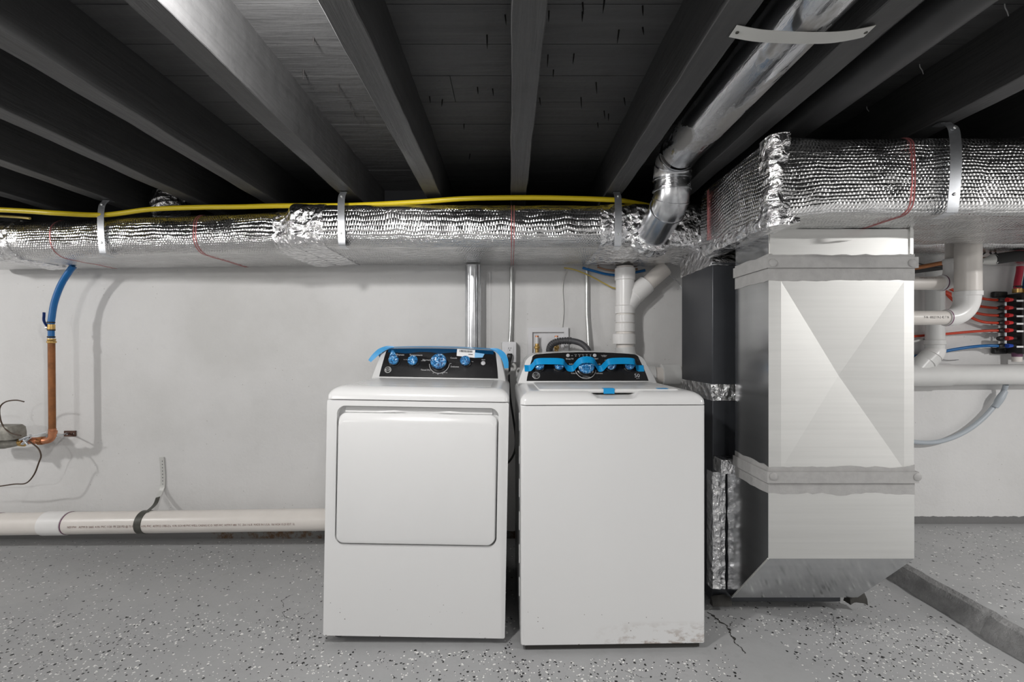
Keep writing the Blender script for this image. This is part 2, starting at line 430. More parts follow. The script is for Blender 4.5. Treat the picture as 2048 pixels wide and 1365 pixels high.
# raised slab with a ragged broken edge
loops = []; ny = 60
for i in range(ny+1):
    y = Y0+.05+(WY-.002-Y0-.05)*i/ny if i < 12 else None
ys = [Y0+.05, -1.0, 0]+[.5+.04*i for i in range(55)]; ys = [y for y in ys if y < WY-.01]+[WY-.003]
for y in ys:
    e = .03*nz((3, y, 1), 5)+.018*nz((9, y, 4), 16); d = .012*nz((5, y, 8), 9)
    loops.append([Vector((XS-.035+e*.8, y, .0005)), Vector((XS-.02+e, y, ZS*.45)), Vector((XS+.005+e*.9+d, y, ZS*.86)), Vector((XS+.03+e*.7+d, y, ZS)), Vector((XS+.2, y, ZS)), Vector((X1-.002, y, ZS)), Vector((X1-.002, y, .0005))])
mb = MB(); mb.loft(loops)
for i, f in enumerate(mb.f):
    k = i % 7 if i < (len(loops)-1)*7 else 9
    mb.mi[i] = 1 if k in (0, 1, 2) else 0
SLAB = mb.build('floor_step', ['floor_paint', 'step_edge'], kind='structure', label='raised grey concrete slab with broken edge, right of the metal duct', ang=25)
# deck boards across the joists, each its own board
y = .62; k = 0
for wdt in [.165, .155, .165, .095, .16, .158, .163, .168, .15, .162, .17, .16, .155]:
    y1 = min(y+wdt, WY-.032)
    if y1-y < .03: break
    cut = [X0+.01, -2.1+random.uniform(-.4, .4), -.2 if k % 3 == 0 else .9, X1-.01]
    if k % 2: cut = [X0+.01, -1.19, 1.395, X1-.01]
    for a, b in zip(cut[:-1], cut[1:]):
        dz = random.uniform(-.0004, .0004)
        MB().box(a+.001, b-.001, y+.0013, y1-.0013, ZD+dz, ZD+.019).build('plank', 'plank_paint', CEIL, flat=True)
    y = y1; k += 1
# rough joists
def joist(xc, w=.074):
    loops = []; ys = [Y0+.01, -2, -1, -.2]+[.2+.06*i for i in range(42)]; ys = [q for q in ys if q < WY-.04]+[WY-.031]
    for q in ys:
        a = .004*nz((xc*7, q, 0), 4)+.0025*nz((xc*7, q, 5), 22); b = .004*nz((xc*7, q, 9), 4)+.0025*nz((xc*7, q, 14), 22)
        c = .003*nz((xc*7, q, 19), 6); x0 = xc-w/2+a; x1 = xc+w/2+b; z0 = ZJ+c; e = .0015+.003*abs(nz((xc, q, 30), 9))
        loops.append([Vector(p_) for p_ in ((x0, q, ZD-.0005), (x0, q, z0+.09), (x0, q, z0+e), (x0+e, q, z0), (xc, q, z0+.001), (x1-e, q, z0), (x1, q, z0+e*.8), (x1, q, z0+.09), (x1, q, ZD-.0005))])
    return MB().loft(loops).build('joist', 'joist_paint', CEIL, ang=28)
for xc in (-4.4, -4.0, -3.6, -3.2, -2.80, -2.39, -1.985, -1.565, -1.188, -.763, -.363, .042, .488, .822, 1.395, 1.80, 2.2, 2.6, 3.0, 3.4): joist(xc)
# nail points coming through the boards
nail = MB().lathe([(.0026, 0), (.0022, -.02), (.0004, -.036)], ORG['ceiling'], (0, 0, 1), 6).build('nail', 'nail_dark', CEIL)
first = True
def put_nail(px, py, ln=1.0, m=None):
    global first
    q = P(px, py, .903*F/(CY-py))
    if first: o = nail; first = False
    else: o = nail.copy(); COL.objects.link(o)
    o.location = q-ORG['ceiling']+Vector((0, 0, .002)); o.scale = (1, 1, ln)
    o.rotation_euler = (random.uniform(-.15, .15), random.uniform(-.15, .15), 0)
for px, py in [(1165, 5), (1165, 24), (1209, 0), (1098, 22), (1148, 108), (1096, 110), (1107, 140), (1162, 195), (1079, 196), (1248, 196), (859, 193), (885, 199), (928, 248), (1238, 60), (1285, 12), (1192, 165), (955, 175), (700, 205), (708, 226), (726, 232), (607, 140), (627, 75), (676, 168), (1217, 228), (1195, 246), (985, 178), (1285, 55), (940, 308), (1208, 222), (1010, 30), (974, 70)]:
    put_nail(px, py, random.uniform(.7, 1.15))
# white staples left in the boards on the right
for px, py in [(2012, 12), (1842, 132), (1960, 78), (1736, 216)]:
    q = P(px, py, .9*F/(CY-py)); d = Vector((.008, .004, 0))
    MB().tube(crom([q-d+Vector((0, 0, .004)), q-d*.7+Vector((0, 0, -.006)), q+d*.8+Vector((0, 0, -.012)), q+d+Vector((.003, 0, -.024))], 3), .0013, 6).build('staple', 'nail_light', CEIL)
# paint flakes broadcast in the floor coat (uncountable)
def flakes(name, label, regs, z, n, avoid, seed):
    rnd = random.Random(seed); mb = MB(); cnt = 0
    while cnt < n:
        rg = regs[rnd.randrange(len(regs))]
        x = rnd.uniform(rg[0], rg[1]); y = rnd.uniform(rg[2], rg[3])
        if any(a[0] < x < a[1] and a[2] < y < a[3] for a in avoid): continue
        if x > XS-.07 and z < .05: continue
        dens = .6+.35*nz((x, y, seed), 1.6)+.35*nz((x, y, seed+4), 5)
        if rnd.random() > dens: continue
        cnt += 1
        r = rnd.choice((.0018, .0024, .003, .0036, .0044, .0058))*rnd.uniform(.8, 1.2); a0 = rnd.uniform(0, 6.28); k = rnd.choice((4, 5, 5, 6))
        el = rnd.uniform(.5, 1); rot = rnd.uniform(0, 6.28); pts = []
        for i in range(k):
            a = a0+6.283*(i+rnd.uniform(-.25, .25))/k; u = r*cos(a)*rnd.uniform(.75, 1.2); v = r*el*sin(a)*rnd.uniform(.75, 1.2)
            pts.append((x+u*cos(rot)-v*sin(rot), y+u*sin(rot)+v*cos(rot), z))
        mb.add(pts, [tuple(range(k))], mi=0 if rnd.random() < .56 else 1)
    return mb.build(name, ['flake_white', 'flake_black'], label=label, cat='paint flakes', kind='stuff', flat=True)
AV = [(-.70, -.02, 1.69, 2.5), (.02, .76, 1.64, 2.45), (.80, 1.02, 1.36, 1.75), (-5, 5, 2.64, 3)]
flakes('paint_flakes', 'black and white chips scattered in the low grey floor', [(-3.4, 1.85, 1.0, 2.64), (-2.2, 1.85, 1.0, 1.9)], .0004, 15500, AV, 3)
flakes('paint_flakes', 'black and white chips scattered in the raised slab', [(XS+.04, 3.3, 1.1, 2.63)], ZS+.0004, 2800, [(-5, 5, 2.62, 3)], 5)
# cracks in the floor coat
def crack(pxs, w):
    pts = [P(px, py, H*F/(py-CY)) for px, py in pxs]
    pts = crom(pts, 12); mb = MB(); L = []
    for i, q in enumerate(pts):
        ww = w*(.12+1.5*abs(nz((q.x, q.y, 3), 45)))*(1 if 0 < i < len(pts)-1 else .2)
        j = .010*nz((q.x, q.y, 8), 40)+.005*nz((q.x, q.y, 12), 110)
        L.append([Vector((q.x-ww+j, q.y, .0006)), Vector((q.x+ww+j, q.y+ww*.4, .0006))])
    return mb.loft(L, False, False, closed=False).build('crack', 'crack', FLOOR, flat=True)
crack([(1414, 1225), (1428, 1233), (1440, 1242), (1455, 1256), (1462, 1270), (1470, 1286), (1484, 1300), (1488, 1308)], .009)
crack([(1455, 1256), (1462, 1248), (1465, 1243)], .004)
crack([(565, 1215), (568, 1198), (588, 1190)], .0022)
crack([(1252, 1342), (1268, 1350), (1286, 1357), (1330, 1353)], .002)
crack([(1600, 1232), (1655, 1228), (1668, 1240), (1672, 1262), (1668, 1282)], .0016)
crack([(565, 1225), (575, 1238), (596, 1235), (630, 1222)], .0013)
crack([(1868, 1195), (1880, 1210), (1894, 1224)], .0014)
# ------------------------------------------------------------------ laundry machines (local axes: x right, y back, z up, front face y = 0)
def V(x, y, z): return Vector((x, y, z))
def outline(zb, zt, hb, ht, r, arch, dx=0, n=10):
    """front-view outline of a control housing, counter-clockwise from lower left"""
    pts = [(-hb, zb), (-hb*.5, zb), (0, zb), (hb*.5, zb), (hb, zb)]
    right = []
    for i in range(6): u = i/6; right.append((hb+(ht+ (r*.35)-hb)*u**1.25, zb+(zt-r-zb)*u))
    for i in range(n+1):
        a = pi/2*i/n; right.append((ht-r+r*1.35*cos(a) if i < n else ht-r, zt-r+r*sin(a)))
    pts += right[1:]
    for i in range(1, 10): u = i/10; pts.append(((ht-r)*(1-2*u), zt+arch*(1-(2*u-1)**2)))
    pts += [(-x, z) for x, z in reversed(right[1:])]
    return [(x+dx, z) for x, z in pts]
def scaled(pts, sx, sz, cz): return [(x*sx, cz+(z-cz)*sz) for x, z in pts]
def machine(name, label, cat, loc, rot): return thing(name, label, cat, loc, rot=rot, local=True)
def console(root, zb, zt, yb, lean, hb, ht, r, arch, pb, pt, zp0, zp1, pr, yback, dx=0):
    """white housing + black control face; returns (fn(x,z,off) on the leaning face, panel object)"""
    nl = math.sqrt(1+lean*lean); nrm = V(0, -1/nl, lean/nl)
    def fp(x, z, off=0): return V(x+dx, yb+(z-zb)*lean, z)+nrm*off
    o = outline(zb, zt, hb, ht, r, arch)
    cz = (zb+zt)/2
    L = [[fp(x, z, 0) for x, z in scaled(o, .985, .96, cz)], [fp(x, z, -.003) for x, z in scaled(o, .996, .985, cz)], [fp(x, z, -.012) for x, z in o]]
    L.append([V(x+dx, max(yback-.01, yb+(z-zb)*lean+.03), z) for x, z in o]); L.append([V(x*.99+dx, max(yback, yb+(z-zb)*lean+.04), cz+(z-cz)*.98) for x, z in o])
    MB().loft(L).build('console', 'enamel', root, ang=50)
    q = outline(zp0, zp1, pb, pt, pr, arch)
    pn = MB().loft([[fp(x, z, .0002) for x, z in q], [fp(x, z, .0016) for x, z in q], [fp(x, z, .0024) for x, z in scaled(q, .996, .985, (zp0+zp1)/2)]]).build('control_panel', 'panel_black', root, ang=30)
    return fp, pn, nrm
def face_text(fp, pn, txt, x, z, size, m='print_white'):
    lettering(txt, size, lambda a, b: fp(x+a, z+b*.9, .0028), pn, m)
def emblem(fp, nrm, root, x, z, r):
    c = fp(x, z, .0025)
    e = MB().lathe([(r, 0), (r, .0012), (r*.93, .0024), (r*.80, .0024), (r*.77, .0012), (r*.4, .0010), (.0001, .0010)], c, nrm, 36).build('emblem', 'silver', root, label='round silver emblem with GE script letters', ang=40)
    MB().lathe([(r*.76, .0011), (r*.76, .0016), (.0001, .0016)], c, nrm, 30).build('emblem_field', 'panel_black', e)
    vs, fs = text_geo('GE', r*1.05)
    MB().add([fp(x+v.x*.95+v.y*.22, z+v.y*.98, .0048) for v in vs], fs).build('lettering', 'silver', e, flat=True)
    # little flourishes of the script
    for s in (-1, 1):
        MB().tube(crom([fp(x+s*r*.1, z+s*r*.52, .0046), fp(x+s*r*.4, z+s*r*.5, .0046), fp(x+s*r*.62, z+s*r*.12, .0046), fp(x+s*r*.56, z-s*r*.2, .0046)], 4), r*.05, 6).build('flourish', 'silver', e)
def knob(fp, nrm, root, x, z, r, h, film=True, spike=False, nm='knob', shield=None):
    k = MB().lathe([(r*1.12, 0), (r*1.12, .003), (r*1.0, .005), (r*.96, h*.8), (r*.86, h), (.0001, h)], fp(x, z, .002), nrm, 28).build(nm, 'knob_black', root)
    if film:
        fm = MB().lathe([(r*1.0, h*.62), (r*1.03, h*.95), (r*.95, h*1.12), (r*.6, h*1.2), (r*.25, h*1.23), (.0001, h*1.22)], fp(x, z, .002), nrm, 26, jit=.003)
        if spike:
            b = fp(x-.004, z+r*.3, h*1.05); tip = fp(x-.012, z+r*1.9, h*1.1)
            fm.loft([[b+V(cos(a)*r*.85, sin(a)*.006, -abs(cos(a))*r*.3) for a in [i*2*pi/10 for i in range(10)]],
                     [b.lerp(tip, .5)+V(cos(a)*r*.55, sin(a)*.005, .004*cos(3*a)) for a in [i*2*pi/10 for i in range(10)]],
                     [tip+V(cos(a)*r*.14, sin(a)*.002, 0) for a in [i*2*pi/10 for i in range(10)]]])
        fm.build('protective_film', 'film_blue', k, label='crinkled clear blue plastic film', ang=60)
    return k
def top_cap(root, hw, z0, r, yb, scoop=None, m='enamel', front_r=.062):
    """pressed steel top: rounded down to the front and sides"""
    L = []
    for i in range(9):
        a = pi/2*i/8; ins = r*(1-cos(a)); fr = front_r*(1-cos(a)); z = z0+(.006 if i else 0)+(.041)*sin(a)
        L.append([V(x, y, z) for x, y in rrect(-hw+ins, hw-ins, -.004+fr, yb, .022, 5, 44)])
    for ins in (.012, .03, .055, .09):
        z = z0+.047; L.append([V(x, y, z) for x, y in rrect(-hw+r+ins, hw-r-ins, -.004+front_r+ins, yb-ins, .02, 5, 44)])
    if scoop:
        xc, w0, w1, dep = scoop
        for lp in L[1:]:
            for q in lp:
                d = abs(q.x-xc)
                if d < w0 and q.y < .14:
                    u = 1 if d < w1 else (w0-d)/(w0-w1); u = u*u*(3-2*u)
                    lim = z0+.047-dep*u
                    w_ = min(1, max(0, q.y-.005)/.06); lim = z0+.047-dep*u*(1-.33*w_)
                    if q.z > lim: q.z = lim
    return MB().loft(L).build('top_panel', m, root, ang=50)
# ---- dryer
D = machine('dryer', 'white clothes dryer with a square front door and blue film on its knobs', 'dryer', (-.362, 1.715, .006), (0, radians(1.0), 0))
hw = .343
mb = MB(); mb.loft([[V(x, y, z) for x, y in rrect(-hw, hw, .03, .70, .012, 4)] for z in (.024, .915)]); mb.build('cabinet', 'enamel', D)
fn = lambda a, b, d: V(a, d, b)
o_ = rrect(-hw, hw, .024, .915, .007, 4); hole = rrect(-.305, .305, .371, .893, .032, 8)
mb = MB(); mb.plate_hole(o_, hole, fn, .001, .03); FP = mb.build('front_panel', 'dryer_front', D, bevel=.0025)
mb = MB(); mb.loft([[V(x, y, z) for x, z in rrect(a, b, c_, d_, .028, 8)] for a, b, c_, d_, y in ((-.301, .301, .3755, .866, .028), (-.301, .301, .3755, .864, .010), (-.299, .299, .3765, .857, .002), (-.296, .296, .379, .840, -.007), (-.292, .292, .383, .834, -.0085))])
DR = mb.build('door', 'enamel', D, ang=25)
# finger grip pressed in above the door
mb = MB()
L = []
for i in range(25):
    x = -.28+.56*i/24; u = max(0, 1-abs(x-.01)/.2); u = u*u*(3-2*u); s = max(0, 1-abs(abs(x-.01)-.11)/.05)
    L.append([V(x, .0295, .888), V(x, .022-.006*s, .880-.006*s), V(x, .020-.004*s, .868+.004*u), V(x, .0295, .862)])
mb.loft(L).build('finger_grip', 'enamel', FP, ang=60)
top_cap(D, hw+.002, .918, .05, .69)
MB().box(-.27, .27, .10, .47, .9653, .9658).build('top_sheet', 'dusty_top', D, flat=True)
for x in (-.30, .30):
    for y in (.06, .62): MB().lathe([(.022, 0), (.022, .01), (.012, .012), (.012, .03)], V(x, y, -.004 if x < 0 else .001), V(0, 0, 1), 14).build('foot', 'rubber', D)
MB().box(-.325, .325, .035, .69, .006, .0235).build('plinth', 'dark_base', D, flat=True)
fp, pn, nr = console(D, .957, 1.112, .485, .5, .326, .285, .045, .006, .288, .268, .970, 1.102, .016, .69)
for x, z, r, h, sp in ((-.222, 1.040, .024, .030, True), (-.130, 1.040, .024, .028, False), (.126, 1.043, .024, .028, False)): knob(fp, nr, D, x, z, r, h, spike=sp)
kb = knob(fp, nr, D, -.002, 1.036, .038, .034, nm='cycle_dial')
L = []
for i in range(41):
    a = pi*1.02+pi*.96*i/40; L.append(fp(-.002+.049*cos(a), 1.036+.047*sin(a), .003))
MB().tube(L, .0012, 6).build('dial_ring', 'print_white', pn)
MB().lathe([(.011, 0), (.011, .003), (.009, .004), (.0001, .004)], fp(.213, 1.041, .002), nr, 20).build('start_button', 'button_grey', D)
emblem(fp, nr, D, -.250, 1.002, .017)
for tx, x, z, s in (('Dryness', -.200, 1.075, .012), ('Temperature', -.122, 1.075, .012), ('Normal', -.068, 1.052, .012), ('Timed Dry', -.066, 1.004, .011), ('Casuals', .066, 1.064, .011), ('Delicates', .075, 1.022, .011), ('Sound', .126, 1.074, .011), ('Start', .213, 1.058, .009), ('Off', .052, 1.036, .007), ('No Heat', -.082, 1.048, .006), ('Less Dry', -.170, 1.052, .006), ('10', -.028, .990, .007), ('20', -.005, .985, .007), ('40', .018, .988, .007), ('60 min', .032, .993, .007), ('Max', .16, 1.048, .006)):
    face_text(fp, pn, tx, x, z, s)
# barcode sticker hung over the top edge
st = MB(); q = [(.080, 1.108), (.170, 1.104), (.170, 1.066), (.080, 1.074)]
st.loft([[fp(a, b, .004) for a, b in q], [fp(a, b, .0046) for a, b in q]]); st = st.build('barcode_sticker', 'sticker', D, label='white sticker printed with a black barcode')
rr = random.Random(2); x = .092; mb = MB()
while x < .158:
    w = rr.choice((.0010, .0016, .0024)); zt_ = 1.1045-.044*(x-.08); mb.add([fp(x, zt_, .005), fp(x+w, zt_, .005), fp(x+w, zt_-.011, .005), fp(x, zt_-.011, .005)], [(0, 1, 2, 3)]); x += w+rr.choice((.0010, .0016))
mb.build('barcode', 'panel_black', st, flat=True)
MB().loft([[fp(a, b, .005) for a, b in ((.138, 1.084), (.160, 1.083), (.160, 1.080), (.138, 1.081))], [fp(a, b, .0052) for a, b in ((.138, 1.084), (.160, 1.083), (.160, 1.080), (.138, 1.081))]]).build('printed_line', 'panel_black', st, flat=True)
q = [(.1695, 1.092), (.218, 1.086), (.209, 1.068), (.1695, 1.066)]
MB().loft([[fp(a, b, .0042) for a, b in q], [fp(a, b, .0048) for a, b in q]]).build('blue_label', 'sticker_blue', D, label='pale blue label beside the barcode sticker')
# blue film strip over the crown of the console with loose tails
oo = outline(.957, 1.115, .330, .290, .048, .006); oo = [p_ for p_ in oo if p_[1] > 1.06]; oo.sort(key=lambda p_: -p_[0])
pts = [fp(a, b+.003, -.010) for a, b in oo]
FS = MB().ribbon(pts, .05, .0008, V(0, 1, .1)).build('protective_film_strip', 'tape_blue', D, label='blue protective film strip along the top edge', ang=70)
mb = MB(); L = []
for i in range(31):
    x = -.262+.524*i/30; zt_ = 1.1035+.006*(1-(x/.25)**2); w_ = .026-.008*abs(sin(3.1*x*6))
    L.append([fp(x, zt_, .0034), fp(x, zt_-w_*.5, .0038), fp(x, zt_-w_, .0036)])
mb.loft(L, False, False, closed=False).build('navy_band', 'navy_gloss', FS, ang=70)  # dark blue strip along the top of the black panel
def tail(pl, wl, nm='film_tail'):
    q = [fp(a, b, c_) for a, b, c_ in pl]; q2 = crom(q, 5); n_ = len(q2); sd = []; wd = []
    for i in range(n_):
        tg = (q2[min(i+1, n_-1)]-q2[max(i-1, 0)]).normalized(); sd.append(tg.cross(V(0, -1, .2)))
        u = i/(n_-1)*(len(wl)-1); k = min(int(u), len(wl)-2); wd.append(wl[k]+(wl[k+1]-wl[k])*(u-k))
    MB().ribbon(q2, wd, .0008, sd).build(nm, 'tape_blue', FS, ang=80)
tail([(-.235, 1.112, .004), (-.268, 1.106, .010), (-.300, 1.086, .016), (-.325, 1.058, .018), (-.342, 1.036, .016)], [.006, .018, .026, .024, .016])
tail([(.245, 1.112, .004), (.280, 1.102, .010), (.306, 1.080, .014), (.322, 1.050, .014), (.328, 1.016, .010)], [.006, .020, .030, .028, .020])
MB().obox(V(-.3445, .045, .855), V(.0008, 0, 0), V(0, .014, 0), V(0, 0, .012)).build('tape_scrap', 'tape_blue', D)
# ---- washer
Wm = machine('washer', 'white top-loading washing machine with blue tape across its console', 'washing machine', (.384, 1.683, 0), (0, 0, radians(1.2)))
mb = MB(); mb.loft([[V(x, y, z) for x, y in rrect(-hw, hw, .0, .655, .012, 4)] for z in (.024, .028, .905, .909)]); CB = mb.build('cabinet', 'washer_front', Wm, bevel=.0025)
for k, z in enumerate((.83, .70, .57, .44, .31, .18)):
    MB().obox(V(-hw-.001, .12+.0*k, z), V(.0015, 0, 0), V(0, .006, 0), V(0, 0, .035)).build('side_louvre', 'enamel_pale', CB)
top_cap(Wm, hw+.002, .912, .05, .655, scoop=(.012, .105, .062, .026))
mb = MB(); L = []
for a, b, c_, d_, z in ((-.272, .272, .058, .395, .950), (-.272, .272, .055, .397, .957), (-.269, .269, .058, .395, .9635), (-.262, .262, .064, .39, .965)):
    L.append([V(x, y, z) for x, y in rrect(a, b, c_, d_, .018, 5)])
LD = mb.loft(L).build('lid', 'dusty_top', Wm, ang=40)
MB().obox(V(-.004, .054, .957), V(.021, 0, 0), V(0, .0009, 0), V(0, 0, .0105)).build('lid_tape', 'tape_blue', Wm, bevel=.0003, bseg=1)
MB().obox(V(-.004, .068, .966), V(.021, 0, 0), V(0, .015, 0), V(0, 0, .0006)).build('lid_tape', 'tape_blue', Wm)
MB().obox(V(.205, .068, .9656), V(.020, 0, 0), V(0, .012, 0), V(0, 0, .0006)).build('lid_tape', 'tape_blue', Wm)
for x in (-.30, .30):
    for y in (.06, .58): MB().lathe([(.022, 0), (.022, .01), (.012, .012), (.012, .03)], V(x, y, 0), V(0, 0, 1), 14).build('foot', 'rubber', Wm)
MB().box(-.325, .325, .012, .64, .004, .0235).build('plinth', 'dark_base', Wm, flat=True)
fp, pn, nr = console(Wm, .957, 1.096, .41, .5, .322, .270, .055, .010, .282, .246, .968, 1.090, .020, .645, dx=-.016)
for x in (-.222, -.130, .112, .198): knob(fp, nr, Wm, x, 1.030, .022, .026)
knob(fp, nr, Wm, -.006, 1.024, .037, .032, nm='cycle_dial')
L = []
for i in range(41):
    a = pi*1.05+pi*.9*i/40; L.append(fp(-.006+.049*cos(a), 1.024+.047*sin(a), .003))
MB().tube(L, .0012, 6).build('dial_ring', 'print_white', pn)
for x in (-.083, .044): MB().lathe([(.0085, 0), (.0085, .003), (.007, .004), (.0001, .004)], fp(x, 1.083, .002), nr, 18).build('button', 'button_grey', Wm)
for i in range(5): MB().lathe([(.0018, 0), (.0001, .0006)], fp(-.046+.0175*i, 1.0805, .0026), nr, 8).build('indicator', 'print_white', pn); face_text(fp, pn, ('Soak', 'Wash', 'Rinse', 'Spin', 'Lid')[i], -.046+.0175*i, 1.087, .0055)
for tx, x, z, s in (('Deep Fill', -.076, 1.067, .010), ('START', .045, 1.067, .010), ('Load Size', -.222, 1.060, .010), ('Temperature', -.139, 1.061, .011), ('Normal', -.006, 1.062, .010), ('Options', .105, 1.060, .010), ('Stain Pretreat', .192, 1.058, .009), ('Bulky Items', -.062, 1.043, .008), ('Casuals', .055, 1.043, .008), ('Colors', -.062, 1.001, .009), ('Delicates', .056, 1.001, .009), ('Off', -.004, .991, .009), ('Drain & Spin', -.004, .984, .007), ('2nd Rinse', .088, 1.083, .007), ('& Fabric', .088, 1.078, .006), ('Fill', -.064, 1.082, .006)):
    face_text(fp, pn, tx, x, z, s)
emblem(fp, nr, Wm, -.237, .992, .018)
lettering('50', .026, lambda a, b: fp(.232+a, .990+b*.9, .0028), pn, 'button_grey'); face_text(fp, pn, 'cu. ft.', .234, .978, .007)
# blue tape pulled across the knobs
tp = [(-.290, 1.024, .004), (-.264, 1.025, .004), (-.250, 1.031, .022), (-.236, 1.038, .042), (-.18, 1.040, .044), (-.118, 1.038, .042), (-.102, 1.031, .024), (-.088, 1.023, .008), (-.066, 1.022, .007), (-.054, 1.029, .026), (-.036, 1.039, .048), (-.006, 1.043, .054), (.024, 1.039, .048), (.042, 1.029, .026), (.054, 1.022, .007), (.070, 1.022, .008), (.084, 1.031, .024), (.100, 1.038, .042), (.155, 1.041, .044), (.212, 1.039, .042), (.226, 1.032, .022), (.238, 1.024, .004), (.268, 1.023, .004)]
pts = crom([fp(a, b, c_) for a, b, c_ in tp], 5)
MB().ribbon(pts, .032, .0007, V(0, .45, .9)).build('tape_strip', 'tape_blue', Wm, label='blue tape strip stretched over all the knobs', ang=80)
# ------------------------------------------------------------------ foil wrapped ducts
class Duct:
    def __init__(s, st, amp=.0025, seed=0, nc=7, ns=12): s.st = st; s.amp = amp; s.seed = seed; s.nc = nc; s.ns = ns; s.bulge = .016
    def sec(s, x):
        st = s.st
        if x <= st[0][0]: return st[0][1:]
        for a, b in zip(st[:-1], st[1:]):
            if x <= b[0]:
                u = (x-a[0])/(b[0]-a[0]); u = u*u*(3-2*u); return [p_+(q-p_)*u for p_, q in zip(a[1:], b[1:])]
        return st[-1][1:]
    def loop(s, x, off, amp, freq=9):
        y0, y1, z0, z1, r = s.sec(x); base = rrect(y0-off, y1+off, z0-off, z1+off, r+off, s.nc, s.ns); c = ((y0+y1)/2, (z0+z1)/2); L = []
        for a, b in base:
            q = Vector((x, a, b)); d = amp*(nz((x+s.seed, a, b), freq)+.6*nz((x+s.seed, a+5, b), freq*2.6))
            nn = Vector((0, a-c[0], (b-c[1])*2)).normalized(); q += nn*d
            if a < c[0]: q.y -= s.bulge*max(0, 1-((b-c[1])/((z1-z0)/2))**2)
            L.append(q)
        return L
    def shell(s, x0, x1, off=0, amp=None, step=.02, freq=9, cap=True, flare=0):
        amp = s.amp if amp is None else amp; n = max(2, int(round((x1-x0)/step))); xs = [x0+(x1-x0)*i/n for i in range(n+1)]
        L = [s.loop(x, off, amp, freq) for x in xs]; b = L[0]; per = [0]
        for k in range(len(b)): per.append(per[-1]+(b[(k+1) % len(b)]-b[k]).length)
        return MB().loft(L, cap, cap, us=xs, vs_=per)
A = Duct([(-2.95, 2.30, WY-.012, H+.436, H+.628, .07), (-2.45, 2.25, WY-.012, H+.442, H+.634, .07), (-1.7, 2.20, WY-.012, H+.452, H+.645, .06), (-1.07, 2.155, WY-.012, H+.458, H+.650, .06), (-1.0, 2.10, WY-.012, H+.462, H+.668, .05), (-.9, 2.10, WY-.012, H+.466, H+.664, .045), (.45, 2.10, WY-.012, H+.466, H+.662, .045), (.95, 2.10, WY-.012, H+.462, H+.660, .04), (3.3, 2.10, WY-.012, H+.462, H+.660, .04)])
R = thing('supply_duct', 'long foil-wrapped air duct running along the top of the white wall', 'air duct', (0, 2.38, H+.44))
A.shell(-2.95, 3.3).build('insulation_wrap', 'foil_bubble', R, ang=60)
for x0, x1, off, amp, nm in ((-1.115, -.985, .004, .007, 'foil_tape_joint'), (.42, 1.0, .004, .008, 'foil_tape_joint'), (-2.62, -2.47, .004, .008, 'foil_tape_joint'), (-.985, -.86, .003, .004, 'foil_tape_joint')):
    A.shell(x0, x1, off, amp, .008, 26).build(nm, 'foil_crumple', R, label='crumpled silver foil tape around a joint', ang=50)
for x in (-1.50, .02, .008, -1.512, -2.25): A.shell(x-.0018, x+.0018, .0012, None, .0018).build('printed_stripe', 'red_print', R, label='thin red line printed on the foil')
# big trunk duct
Bx0 = .838
B = Duct([(.82, 1.52, 1.97, H+.40, H+.66, .02), (.855, 1.45, 1.99, H+.408, H+.676, .03), (1.05, 1.448, 1.98, H+.422, H+.672, .035), (1.4, 1.447, 1.92, H+.424, H+.674, .035), (3.3, 1.447, 1.90, H+.424, H+.676, .035)], amp=.003, seed=11)
T = thing('trunk_duct', 'big foil-wrapped trunk duct above the bare metal duct', 'air duct', (1.9, 1.7, H+.4))
# body with its end cap facing left
mb = B.shell(.845, 3.3, 0); mb.build('insulation_wrap', 'foil_bubble', T, ang=60)
mb = MB(); L = []; us = []
for i in range(26):
    y = 1.462+.52*i/25; row = []
    for k in range(19):
        z = H+.395-.01*cos(i*.3)+(.277+.0*i)*k/18; row.append(Vector((Bx0-.004*sin(pi*k/18)*1.5+.003*nz((y, z, 2), 12)+(.02 if k in (0, 18) else 0), y, z)))
    L.append(row); us.append(y)
mb.loft(L, False, False, closed=False, us=us, vs_=[.277*k/18 for k in range(19)])
mb.build('end_wrap', 'foil_bubble', T, ang=60)
mb = MB(); L = []
for i in range(40):
    z = H+.385+.292*i/39; L.append([Vector((x+.006*nz((x, z, i*.3), 30), y+.006*nz((x, z, 7), 33), z)) for x, y in ((Bx0+.048, 1.438), (Bx0+.03, 1.435), (Bx0+.012, 1.440), (Bx0-.006, 1.460), (Bx0-.007, 1.49), (Bx0-.005, 1.52), (Bx0+.01, 1.52), (Bx0+.03, 1.47), (Bx0+.047, 1.456))])
mb.loft(L).build('foil_tape_corner', 'foil_crumple', T, label='crinkled foil tape on the corner', ang=50)
mb = MB(); L = []
for i in range(40):
    y = 1.455+.51*i/39; L.append([Vector((x, y+.004*nz((y, z, 3), 20), z+.006*nz((y, x, 5), 22))) for x, z in ((Bx0-.006, H+.43), (Bx0-.010, H+.405), (Bx0-.002, H+.388), (Bx0+.03, H+.385), (Bx0+.09, H+.398), (Bx0+.09, H+.412), (Bx0+.0, H+.43))])
mb.loft(L).build('foil_tape_edge', 'foil_crumple', T, ang=50)
for x in (1.268, 1.277): B.shell(x-.0016, x+.0016, .0014, None, .0016).build('printed_stripe', 'red_print', T, label='thin red line printed on the foil')
for y in (1.90, 1.912): MB().obox((Bx0-.0075, y, H+.55), (.001, 0, 0), (0, .0007, 0), (0, 0, .105)).build('printed_stripe', 'red_print', T)
